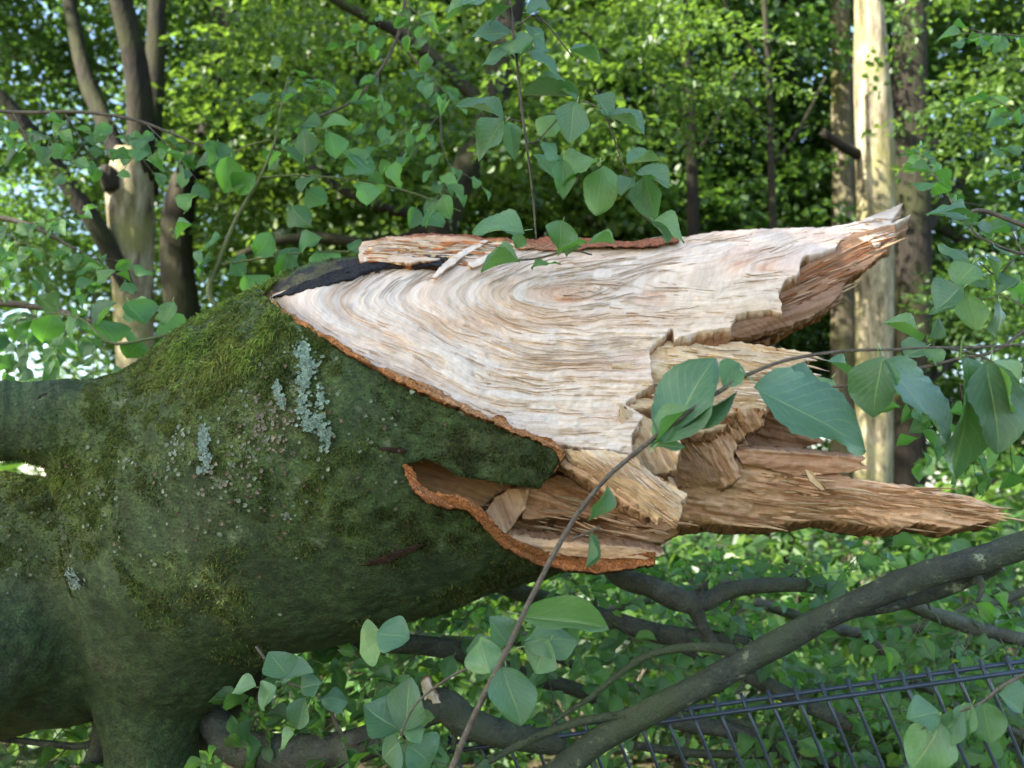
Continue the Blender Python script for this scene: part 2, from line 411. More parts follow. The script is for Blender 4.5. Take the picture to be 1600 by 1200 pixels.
def tree(label, trunk, mat, crowns, limbs=(), name='beech_tree', lmat=None, boughs=3, group='trees standing in the wood', sides=14, seed=1, knob=None):
    """trunk rows (px, py, depth, r px) from top to bottom, crowns (mesh, world offset, scale, rotz)"""
    P = np.asarray(trunk, float)
    W = np.column_stack([PP(P[:, 0], P[:, 1], P[:, 2]), P[:, 3] * P[:, 2] / FPX])
    base = W[-1].copy(); base[2] = -0.4; base[3] *= 1.25
    mid = W[-1].copy(); mid[2] = max(0.35, min(W[-1][2] - .3, .5))
    rows = [W] + ([mid[None]] if W[-1][2] > 0.9 else []) + [base[None]]
    W = np.vstack(rows)
    t = thing(name, label, 'tree', (W[-1][0], W[-1][1], 0), group)
    tr = tube('trunk', W, mat, t, sides=sides, step=0.12, wob=0.09, seed=seed)
    for lb in limbs: pxtube('limb', lb, lmat or mat, t, sides=9, step=0.12, wob=0.12, seed=seed + 3)
    g = np.random.default_rng(seed)
    for (me, off, sc, rz) in crowns:
        c = link('crown', me, t, off)
        c.location = (off[0] - t.location.x, off[1] - t.location.y, off[2])
        c.scale = (sc, sc, sc); c.rotation_euler = (0, 0, rz); c['kind'] = 'stuff'
        # boughs from the trunk into the crown
        k = int(np.argmin(abs(W[:, 2] - (off[2] - 1.0 * sc))))
        for q in range(boughs):
            e = np.array(off) + g.normal(0, 1.0, 3) * sc * np.array((1.3, 1.0, .8))
            s = W[k][:3] + (0, 0, g.uniform(-.6, .6))
            m = (s + e) / 2 + g.normal(0, .25, 3) + (0, 0, .3)
            r = min(W[k][3] * .45, .09)
            tube('limb', [(*s, r), (*m, r * .7), (*e, r * .25)], mat, t, sides=6, step=0.2, wob=0.15, seed=seed + q)
    return t

C0, C1, C2 = CROWN  # highest crowns, mostly out of view, are added to darken the background
SMALL = crown_mesh('low_spray_crown', 41, 46, 46, (1.7, 1.0, 1.3), 0.50, 0.095, M['crown'], inner=0.1)
SMALL2 = crown_mesh('low_spray_crown_b', 42, 40, 46, (1.6, 1.0, 1.4), 0.50, 0.095, M['crown2'], inner=0.1)
def pxc(px, py, d): return tuple(float(v) for v in PP(px, py, d))
# the multi-stemmed tree on the left
tree('stout mossy tree with several dark stems, left, sunlit on one side',
     [(208, 235, 11, 27), (203, 300, 11, 36), (207, 400, 11, 33), (214, 560, 11, 30), (222, 800, 11, 34)], M['bark_pale'],
     [(C0, (-5.2, 14.4, 6.6), 1.0, .3), (C1, (-2.2, 13.6, 6.2), 1.0, 1.3), (SMALL2, pxc(450, 60, 9.2), .7, 1.0), (SMALL, pxc(30, 330, 9.5), .55, 2.0), (C0, (-6.5, 13.5, 11.5), 1.2, 2.2), (C2, (-3.0, 14.0, 11.8), 1.2, .2)],
     [[(214, 280, 11, 23), (222, 190, 10.9, 22), (212, 90, 10.8, 19), (190, 0, 10.7, 17), (180, -80, 10.6, 15)],
      [(228, 300, 11.1, 18), (240, 180, 11.3, 16), (243, 60, 11.5, 15), (245, -70, 11.6, 13)],
      [(205, 455, 10.9, 17), (150, 350, 10.7, 15), (90, 265, 10.5, 14), (40, 200, 10.3, 14), (0, 155, 10.2, 13), (-80, 90, 10, 12)],
      [(200, 280, 11, 14), (165, 190, 11.2, 14), (135, 125, 11.4, 13), (115, 40, 11.6, 11), (100, -60, 11.8, 9)],
      [(178, 292, 10.85, 20), (166, 268, 10.75, 13), (160, 262, 10.7, 6)]], seed=3, lmat=M['bark_dark_shaded'], boughs=0)  # limbs coloured darker than the trunk to stand for crown shade
tree('dark twin trunk close behind the stout mossy tree on the left',
     [(352, -70, 12, 18), (350, 60, 12, 19), (344, 170, 12, 23), (322, 235, 12, 25), (285, 300, 12, 24), (275, 400, 12, 26), (288, 520, 12, 28), (300, 700, 12, 32)], M['bark_dark_shaded'],
     [(C2, (-4.0, 16.5, 7.0), 1.0, 2.0), (C1, (-4.6, 17.5, 12.2), 1.4, 2.0)], [[(335, 215, 12, 14), (420, 120, 12.2, 10), (500, 60, 12.5, 7)]], seed=5)
tree('dark leaning tree with forked branches in the middle distance',
     [(812, -60, 9.5, 18), (795, 40, 9.5, 20), (772, 150, 9.5, 21), (742, 240, 9.5, 22), (700, 330, 9.5, 24), (668, 430, 9.5, 27), (640, 640, 9.5, 32)], M['bark_dark_shaded'],
     [(C1, (-1.0, 12.2, 6.0), 0.95, .5), (C0, (0.8, 14.6, 5.2), 1.0, 2.4), (SMALL, pxc(560, 150, 8.2), .7, .6), (SMALL2, pxc(940, 90, 8.2), .8, .2), (C1, (-0.5, 13.0, 11.6), 1.2, 1.2)],
     [[(760, 170, 9.5, 12), (700, 110, 9.4, 11), (640, 60, 9.3, 10), (560, 20, 9.2, 8), (470, -30, 9, 6)],
      [(700, 335, 9.5, 9), (620, 330, 9.3, 8), (540, 300, 9.1, 7), (470, 250, 9.0, 5)],
      [(690, 350, 9.5, 9), (600, 380, 9.3, 8), (500, 372, 9.2, 9), (430, 378, 9.1, 7), (370, 400, 9, 5)]], seed=8, boughs=0)
tree('broad dark trunk half hidden behind the top of the break',
     [(905, -80, 13, 26), (915, 120, 13, 30), (925, 260, 13, 34), (930, 420, 13, 38), (935, 700, 13, 42)], M['bark_dark_shaded'],
     [(C2, (0.9, 17.0, 6.2), 1.0, .9), (C0, (1.5, 16.5, 12), 1.4, .4), (C1, (2.6, 15.5, 4.4), .9, 2.2)], seed=11)
tree('tall straight pale trunk in bright sun on the right',
     [(1355, -90, 10, 21), (1358, 20, 10, 23), (1362, 150, 10, 27), (1366, 300, 10, 30), (1364, 450, 10, 29), (1366, 620, 10, 28), (1360, 800, 10, 30), (1354, 950, 10, 34)], M['bark_pale'],
     [(C0, (3.2, 13.6, 6.8), 1.0, 1.1), (C2, (5.6, 13.8, 5.6), 1.0, 2.9), (SMALL2, pxc(1120, 150, 9.0), .55, .6), (SMALL2, pxc(1560, 140, 8.4), .7, .2), (SMALL, pxc(1570, 430, 8.6), .6, 1.2), (C0, (3.2, 13.2, 11.8), 1.2, 2.0)],
     [[(1350, 245, 10, 9), (1310, 225, 9.8, 8), (1285, 205, 9.7, 6)]], seed=13, lmat=M['bark_dark_shaded'], boughs=0)
tree('slim brown trunk just left of the sunlit pale trunk',
     [(1312, -60, 12.5, 14), (1316, 150, 12.5, 16), (1320, 330, 12.5, 18), (1318, 560, 12.5, 19), (1315, 800, 12.5, 21)], M['bark_bg'],
     [(C1, (4.4, 16.2, 5.6), 1.0, .2), (C2, (5.0, 16.6, 11.8), 1.3, 1.2)], seed=15)
tree('dark trunk close to the right of the sunlit pale trunk',
     [(1425, -70, 11.5, 24), (1420, 100, 11.5, 26), (1424, 300, 11.5, 27), (1425, 520, 11.5, 28), (1418, 720, 11.5, 28), (1408, 900, 11.5, 30)], M['bark_dark_shaded'],
     [(C0, (7.0, 15.0, 5.4), 1.0, .7), (C1, (7.6, 13.6, 11.2), 1.3, 1.7), (C1, (6.6, 13.0, 3.2), .8, 1.9)], seed=17)
tree('short dark trunk low down behind the long lower splinter',
     [(1225, -60, 15, 22), (1222, 300, 15, 26), (1225, 600, 15, 30), (1226, 850, 15, 34)], M['bark_dark_shaded'],
     [(C2, (3.8, 18.5, 5.0), 1.05, 1.6)], seed=19)
tree('slender dark sapling standing between the break and the sunlit pale trunk',
     [(1190, -60, 9.2, 4), (1200, 90, 9.2, 5), (1204, 220, 9.2, 5.5), (1208, 380, 9.2, 6), (1206, 640, 9.2, 7)], M['bark_dark_shaded'], [(SMALL, pxc(1190, -150, 10.9), .6, .4)],
     [[(1203, 200, 9.2, 3.5), (1160, 150, 9.1, 3), (1100, 120, 9.0, 2)], [(1205, 260, 9.2, 3.5), (1250, 200, 9.2, 3), (1290, 120, 9.3, 2)], [(1200, 110, 9.2, 3), (1150, 40, 9.1, 2.2), (1120, -30, 9, 1.8)]], seed=51, boughs=0, sides=8)
tree('thin dark stem with bare side branches above the middle of the break',
     [(1060, -60, 10.2, 7), (1072, 80, 10.2, 8), (1080, 220, 10.2, 9), (1084, 400, 10.2, 10), (1090, 640, 10.2, 11)], M['bark_dark_shaded'], [(SMALL2, pxc(1020, -50, 10.6), .8, 1.4)],
     [[(1078, 200, 10.2, 5), (1030, 130, 10, 4), (960, 90, 9.9, 3), (900, 40, 9.8, 2)], [(1081, 250, 10.2, 4.5), (1120, 190, 10.2, 3.5), (1150, 110, 10.2, 2.5)]], seed=53, boughs=0, sides=9)
# unseen trees added to block the sun from the break and background
def shade_tree(base, crowns, seed, lab='unseen beech added to shade the fallen trunk'):
    t = thing('beech_tree', lab, 'tree', (base[0], base[1], 0), 'trees standing in the wood')
    top = (base[0] + .4, base[1] + .3, 8.5)
    tube('trunk', [(base[0], base[1], -.3, .34), (base[0] + .1, base[1], 3, .27), (*top, .14)], M['bark_bg'], t, sides=12, step=.3, wob=.08, seed=seed)
    for (me, off, sc, rz) in crowns:
        c = link('crown', me, t, (off[0] - base[0], off[1] - base[1], off[2])); c.scale = (sc,) * 3; c.rotation_euler = (0, 0, rz); c['kind'] = 'stuff'
        tube('limb', [(base[0] + .2, base[1] + .1, 4.0, .12), ((base[0] + off[0]) / 2, (base[1] + off[1]) / 2, (4.4 + off[2]) / 2, .09), (*off, .04)], M['bark_bg'], t, sides=7, step=.3, wob=.1, seed=seed)
    return t
shade_tree((-7.5, -3.2), [(C0, (-5.2, -1.3, 6.4), 0.8, .4), (C1, (-6.6, -2.6, 7.6), 0.9, 1.4), (C1, (-3.6, -2.2, 5.9), 0.75, 2.4)], 29)

shade_tree((-10.5, 5.5), [(C1, (-13, 9.5, 11), 1.0, 2.0), (C2, (-7.6, 5.0, 10.0), .85, .4), (C0, (-13.5, 6.5, 8.6), .9, 1.4)], 31, 'unseen beech added beyond the left edge to shade the wood behind')

# far wood: one mass that cannot be counted
def far_wood():
    g = np.random.default_rng(77)
    allV, allF, n = [], [], 0
    spots = []
    for a in np.linspace(-40, 40, 26):
        for dist in (20, 27, 36):
            ang = a + g.uniform(-1.5, 1.5)
            if dist < 30 and -27 < ang < -23: continue
            spots.append((dist * math.sin(math.radians(ang)), dist * math.cos(math.radians(ang)), dist))
    per = 1150
    for (x, y, dist) in spots:
        R = dist / 26.0
        h = g.uniform(10, 17) * R
        c = g.normal(0, 1, (per // 14, 3)) * np.array((2.2, 1.6, h * .3)) * 1.0 + (x, y, h * .55)
        c[:, 2] = np.abs(c[:, 2])
        idx = np.repeat(np.arange(len(c)), 14)
        B = c[idx] + g.normal(0, 1, (len(idx), 3)) * (.55, .55, .16)
        T = unit(g.normal(0, 1, (len(idx), 3)) * (1, 1, .4)); Nn = unit(g.normal(0, .45, (len(idx), 3)) + (0, 0, 1))
        V, F = leaf_cloud(B, T, Nn, g.uniform(.14, .26, len(idx)) * R)
        allV.append(V); allF.append(F + n); n += len(V)
    o = link('distant_wood', mesh_np('distant_wood', np.vstack(allV), np.vstack(allF), [M['far']], smooth=False))
    tag(o, 'dense green foliage of the distant wood filling the background', 'foliage', kind='stuff')
far_wood()

# undergrowth between the trunks
for i, (x, y, s, rz, lab) in enumerate([
        (-3.6, 7.2, 1.25, .2, 'leafy bush at far left behind the trunk fork'), (-1.2, 6.6, 1.0, 1.2, 'leafy bush behind the underside of the mossy trunk'),
        (0.5, 6.0, .9, 2.2, 'leafy bush behind the hanging bark lip'), (1.9, 7.0, 1.1, .7, 'leafy bush under the long lower splinter'),
        (3.2, 6.2, 1.0, 2.7, 'sunlit leafy bush behind the fence at lower right'), (4.6, 7.8, 1.3, 1.7, 'leafy bush at far right behind the fence')]):
    b = thing('bush', lab, 'bush', (x, y, 0), 'undergrowth bushes')
    f = link('foliage', BUSH, b, (0, 0, .62 * s)); f.scale = (s, s, s); f.rotation_euler = (0, 0, rz); f['kind'] = 'stuff'
    for q in range(4):
        a = q * 1.6 + i
        tube('stem', [(x, y, -.1, .015), (x + .3 * math.cos(a), y + .3 * math.sin(a), .5 * s, .011), (x + .8 * s * math.cos(a), y + .6 * s * math.sin(a), 1.0 * s, .004)], M['twig'], b, sides=5)
#--PART3
# ------------------------------------------------------------------ the broken trunk
def seg_dist_poly(px, py, poly):
    """signed distance in pixels, positive inside"""
    P = np.asarray(poly, float); Q = np.roll(P, -1, 0)
    best = np.full(px.shape, 1e9); ins = np.zeros(px.shape, bool); bx = np.zeros(px.shape); by = np.zeros(px.shape)
    for (x0, y0), (x1, y1) in zip(P, Q):
        dx, dy = x1 - x0, y1 - y0
        L = dx * dx + dy * dy
        if L < 1e-9: continue
        t = np.clip(((px - x0) * dx + (py - y0) * dy) / L, 0, 1)
        qx, qy = x0 + t * dx, y0 + t * dy
        d = (px - qx) ** 2 + (py - qy) ** 2
        m = d < best
        best[m] = d[m]; bx[m] = qx[m]; by[m] = qy[m]
        c = ((y0 > py) != (y1 > py))
        if abs(dy) > 1e-9: ins ^= c & (px < x0 + (py - y0) * dx / dy)
    s = np.sqrt(best)
    return np.where(ins, s, -s), bx, by

CUT = [(415, 468), (470, 506), (540, 550), (600, 582), (660, 612), (730, 642), (800, 672), (868, 700)]
def ycut(px): return np.interp(px, [c[0] for c in CUT], [c[1] for c in CUT])
HOLE = [(300, 250), (412, 466)] + CUT + [(873, 718), (862, 737), (838, 760), (790, 753), (720, 743), (665, 716), (629, 727),
        (640, 752), (665, 780), (700, 786), (738, 796), (770, 824), (800, 850), (845, 878), (905, 896), (905, 1000), (1500, 1000), (1500, 250)]

def face_depth(px, py):
    """depth of the torn face"""
    px = np.asarray(px, float); py = np.asarray(py, float)
    D = 2.85 - .62 * (1 - np.exp(-np.maximum(py - 380, -60) / 170))
    corr = np.interp(px, [415, 450, 500, 650, 800, 870, 1000], [.14, .0, -.08, -.11, -.05, -.01, 0])
    w = np.exp(-np.maximum(ycut(px) - py, 0) / 110)
    return D + corr * w + 0.00008 * (px - 900)

K = 2.75 / FPX
CHAINS = {   # px, py, depth, radius px at depth 2.75
    'body': [(960, 588, 2.75, 264), (750, 640, 2.75, 275), (600, 680, 2.75, 286), (455, 742, 2.75, 274), (345, 810, 2.75, 238)],
    'down': [(330, 850, 2.75, 215), (275, 970, 2.74, 150), (234, 1090, 2.72, 84), (238, 1200, 2.72, 70), (245, 1500, 2.72, 76)],
    'limb_low': [(290, 905, 2.85, 165), (120, 930, 2.92, 200), (0, 940, 2.95, 210), (-260, 962, 3.0, 225)],
    'limb_top': [(350, 760, 2.72, 190), (250, 718, 2.64, 128), (175, 686, 2.58, 84), (95, 664, 2.55, 60), (0, 660, 2.54, 54), (-300, 655, 2.5, 52)],
    'collar': [(70, 930, 2.72, 60), (25, 1000, 2.62, 80), (-60, 1030, 2.56, 100), (-260, 1040, 2.48, 118)],
}
def caps(Q, chain):
    rows = np.asarray(CHAINS[chain], float)
    d = rows[:, 2]
    A = np.column_stack([(rows[:, 0] - 800) / FPX * d, d, (600 - rows[:, 1]) / FPX * d]); R = rows[:, 3] * K
    best = None
    for i in range(len(A) - 1):
        a, b = A[i], A[i + 1]; ab = b - a
        t = np.clip(((Q - a) @ ab) / (ab @ ab), 0, 1)
        dd = np.linalg.norm(Q - a - t[..., None] * ab, axis=-1) - (R[i] + (R[i + 1] - R[i]) * t)
        best = dd if best is None else smin(best, dd, .03)
    return best
def smin(a, b, k):
    h = np.clip(.5 + .5 * (b - a) / k, 0, 1)
    return b * (1 - h) + a * h - k * h * (1 - h)

def body_sdf(Q):
    s = caps(Q, 'body')
    s = smin(s, caps(Q, 'limb_top'), .08)
    s = smin(s, caps(Q, 'down'), .07)
    s = smin(s, caps(Q, 'limb_low'), .03)
    s = smin(s, caps(Q, 'collar'), .03)
    return s

def surface_nets(vol, org, h):
    ins = vol < 0
    nx, ny, nz = vol.shape
    cs = [(a, b, c) for a in (0, 1) for b in (0, 1) for c in (0, 1)]
    sub = lambda A, o: A[o[0]:nx - 1 + o[0], o[1]:ny - 1 + o[1], o[2]:nz - 1 + o[2]]
    cnt = np.zeros((nx - 1, ny - 1, nz - 1), np.int8)
    for o in cs: cnt += sub(ins, o)
    act = (cnt > 0) & (cnt < 8)
    I = np.argwhere(act)
    idx = np.full(act.shape, -1, np.int64); idx[act] = np.arange(len(I))
    acc = np.zeros((len(I), 3)); num = np.zeros(len(I))
    for a in cs:
        for ax in range(3):
            if a[ax]: continue
            b = list(a); b[ax] = 1
            va = vol[I[:, 0] + a[0], I[:, 1] + a[1], I[:, 2] + a[2]]; vb = vol[I[:, 0] + b[0], I[:, 1] + b[1], I[:, 2] + b[2]]
            m = (va < 0) != (vb < 0)
            t = np.where(m, va / np.where(m, va - vb, 1), 0)
            p = np.tile(np.array(a, float), (len(I), 1)); p[:, ax] = t
            acc[m] += p[m]; num[m] += 1
    V = org + h * (I + acc / num[:, None])
    F = []
    for ax in range(3):
        u, v = [(1, 2), (2, 0), (0, 1)][ax]
        sl = [slice(0, None)] * 3; sl[ax] = slice(0, -1); s2 = list(sl); s2[ax] = slice(1, None)
        ch = ins[tuple(sl)] != ins[tuple(s2)]
        E = np.argwhere(ch)
        E = E[(E[:, u] > 0) & (E[:, v] > 0) & (E[:, u] < vol.shape[u] - 1) & (E[:, v] < vol.shape[v] - 1)]
        def at(du, dv):
            e = E.copy(); e[:, u] -= du; e[:, v] -= dv
            return idx[e[:, 0], e[:, 1], e[:, 2]]
        q = np.stack([at(0, 0), at(1, 0), at(1, 1), at(0, 1)], 1)
        flip = ~ins[E[:, 0], E[:, 1], E[:, 2]]
        q[flip] = q[flip][:, ::-1]
        F.append(q[:, ::-1] if False else q)
    return V, np.vstack(F)

def build_body():
    h = 0.0075
    lo = np.array((-1.75, 2.0, -1.15)); hi = np.array((0.42, 3.30, 0.52))
    n = np.ceil((hi - lo) / h).astype(int)
    ax = [lo[i] + h * np.arange(n[i]) for i in range(3)]
    # polygon map
    gx = np.arange(-400, 1300, 3.0); gy = np.arange(200, 1500, 3.0)
    PX, PY = np.meshgrid(gx, gy, indexing='ij')
    SD, _, _ = seg_dist_poly(PX, PY, HOLE)
    SD = SD + 2.5 * fbm(PX / 14, PY / 14, 0, 41, 3)
    vol = np.empty(n, np.float32)
    Yg, Zg = np.meshgrid(ax[1], ax[2], indexing='ij')
    for i, x in enumerate(ax[0]):
        Q = np.stack([np.full_like(Yg, x), Yg, Zg], -1)
        s = body_sdf(Q)
        near = s < 0.08
        px = 800 + FPX * x / Yg; py = 600 - FPX * Zg / Yg
        fi = np.clip((px - gx[0]) / 3, 0, len(gx) - 1.01); fj = np.clip((py - gy[0]) / 3, 0, len(gy) - 1.01)
        sd = SD[fi.astype(int), fj.astype(int)] * (Yg / FPX)
        lim = np.where(py < 712, face_depth(px, py) + .035, 2.66)
        lim = np.where(px > 868, 9.0, lim)
        cut = np.minimum(sd, lim - Yg)
        vol[i] = np.where(near, np.maximum(s, cut), s)
    V, F = surface_nets(vol, lo, h)
    return V, F

BV, BF = build_body()
# gradient of the uncut shape gives smooth outward normals
def grad(Q, e=0.004):
    g = np.stack([body_sdf(Q + d) - body_sdf(Q - d) for d in np.eye(3) * e], -1)
    return unit(g)
BN = grad(BV)
bpx = 800 + FPX * BV[:, 0] / BV[:, 1]; bpy_ = 600 - FPX * BV[:, 2] / BV[:, 1]
onbark = np.abs(body_sdf(BV)) < 0.012
x, y, z = BV.T
disp = 0.007 * fbm(x * 9, y * 9, z * 9, 3, 4) + (0.0015 + 0.005 * sstep(.2, .7, 0.55 + 0.75 * fbm(x * 6, y * 6, z * 6, 21, 4))) * fbm(x * 38, y * 38, z * 38, 5, 3) + 0.016 * noise3(x * 3, y * 3, z * 3, 8)
# stretch wrinkles round the upper limb and fork
wr = sstep(330, 60, bpx) * sstep(780, 640, bpy_)
disp += 0.0035 * wr * noise3(bpx / 5.5 + 1.3 * noise3(bpx / 60, bpy_ / 60, 0, 2), bpy_ / 90, 0, 12)
BV2 = BV + BN * np.where(onbark, disp, disp * .4)[:, None]

def cam2w(Q): return CAM + Q[:, :1] * RGT + Q[:, 1:2] * FWD + Q[:, 2:3] * UPV
def dir2w(D): return D[:, :1] * RGT + D[:, 1:2] * FWD + D[:, 2:3] * UPV

# how mossy each spot is (a growth pattern)
def moss_amount(px, py, Q):
    m = 0.34 + 0.85 * fbm(Q[:, 0] * 6, Q[:, 1] * 6, Q[:, 2] * 6, 21, 4)
    m += 0.6 * np.exp(-((px - 380) / 130) ** 2 - ((py - 570) / 70) ** 2) + .5 * np.exp(-((px - 70) / 80) ** 2 - ((py - 765) / 40) ** 2)
    m -= 0.55 * sstep(180, 20, px) * sstep(720, 690, py)          # bare upper limb
    m -= 0.75 * sstep(150, 70, px) * sstep(900, 980, py)          # bare collar
    m -= 0.55 * sstep(800, 980, py)
    m += 0.10 * sstep(500, 700, px) * sstep(760, 700, py)
    return np.clip(m, 0, 1)
mo = moss_amount(bpx, bpy_, BV)
nA = fbm(x * 14, y * 14, z * 14, 31, 4)[:, None]; nB = fbm(x * 40, y * 40, z * 40, 33, 3)[:, None]
bare = np.array((0.032, 0.054, 0.017)) * (1 + .45 * nA) + np.array((.012, .012, .007)) * nB
brown = sstep(.15, .5, fbm(x * 7, y * 7, z * 7, 35, 4) + .35 * np.exp(-((bpx - 440) / 70) ** 2 - ((bpy_ - 650) / 60) ** 2))[:, None]
green = np.array((0.068, 0.098, 0.020)) * (1 + .5 * nA + .4 * nB)
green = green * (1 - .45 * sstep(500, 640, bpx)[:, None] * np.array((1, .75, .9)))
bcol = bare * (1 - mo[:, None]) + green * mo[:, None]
bcol = bcol * (1.15 + .7 * fbm(x * 55, y * 55, z * 55, 39, 3))[:, None]
bcol = bcol * (1 - .18 * brown) + .18 * brown * np.array((0.11, 0.085, 0.045))
pale = sstep(.42, .62, fbm(x * 18, y * 18, z * 18, 37, 4) + .15 * np.exp(-((bpx - 430) / 160) ** 2 - ((bpy_ - 680) / 120) ** 2))[:, None] * sstep(950, 850, bpy_)[:, None]
bcol = bcol * (1 - .6 * pale) + .6 * pale * np.array((0.19, 0.22, 0.13))
woodin = ~onbark & (bpx > 405)
bcol[woodin] = np.array((0.34, 0.20, 0.12)) * (1 + .4 * nA[woodin])
topb = woodin & (bpx < 700) & (bpy_ < ycut(bpx) - 20)
bcol[topb] = np.array((0.032, 0.028, 0.028)) * (1 + .4 * nA[topb])
topm = topb & (fbm(x * 16, y * 16, z * 16, 71, 3) + .004 * (500 - bpx) > 0)
bcol[topm] = np.array((0.085, 0.075, 0.035)) * (1 + .5 * nA[topm])
base_pt = cam2w(np.array([[(235 - 800) / FPX * 2.72, 2.72, (600 - 1500) / FPX * 2.72]]))[0]
TR = thing('fallen_tree', 'huge snapped beech trunk covered in moss with pale splintered break', 'fallen tree', (base_pt[0], base_pt[1], 0.0))
# the trunk reaches the ground below the picture
bark = link('bark_body', mesh_np('bark_body', cam2w(BV2), BF, [M['bark']], col=bcol), TR)
leg = PP(245, 1290, 2.72)
tube('lower_limb', [(*leg, 77 * K), (leg[0] + .01, leg[1], .3, 80 * K), (leg[0] + .02, leg[1], -.4, 100 * K)], M['branch'], TR, sides=20, step=.05, wob=.1, seed=4)

def body_front(px, py):
    """depth of the first bark surface seen at a pixel"""
    px = np.asarray(px, float); py = np.asarray(py, float)
    d = np.full(px.shape, 1.9)
    for _ in range(60):
        Q = np.stack([(px - 800) / FPX * d, d, (600 - py) / FPX * d], -1)
        d = d + np.clip(body_sdf(Q), -.05, .05) * .8
        d = np.minimum(d, 2.78)
    return d

# --- torn wood pieces
def ring_main(px, py):
    ya = 468 - .00008 * (px - 415) ** 2
    dy = py - ya + 12 * fbm(px / 140, py / 80, 0, 51, 3) + 3 * fbm(px / 34, py / 22, 0, 53, 2)
    am = np.sqrt(dy ** 2 + 20 ** 2) - 20
    dn = np.clip(am / 480, 0, .97); du = np.clip(am / 150, 0, .97)
    x0 = px + np.where(dy > 0, 850 * np.log(1 - dn), 330 * np.log(1 - du))
    b = sstep(620, 980, px)
    knot = 16 * np.exp(-((px - 875) / 70) ** 2 - ((py - 458) / 18) ** 2)
    r = (x0 - 415) * .42 * (1 - b) + b * (169 + (px - 700) * .07 + np.where(dy > 0, -am * 1.0, -am * .9))
    return px + .35 * dy, r + knot
def ring_lin(ang, wob=6, seed=0):
    a = math.radians(ang); c, s = math.cos(a), math.sin(a)
    def f(px, py):
        w = wob * fbm(px / 120, py / 60, 0, seed + 61, 3)
        return px * c + py * s, -px * s + py * c + w
    return f

PALE = np.array((0.74, 0.615, 0.49)); PINK = np.array((0.66, 0.50, 0.38)); CREAM = np.array((0.66, 0.50, 0.31))
TAN = np.array((0.60, 0.40, 0.25)); BROWN = np.array((0.34, 0.195, 0.11)); ORANGE = np.array((0.50, 0.20, 0.075)); DARKB = np.array((0.09, 0.045, 0.025))

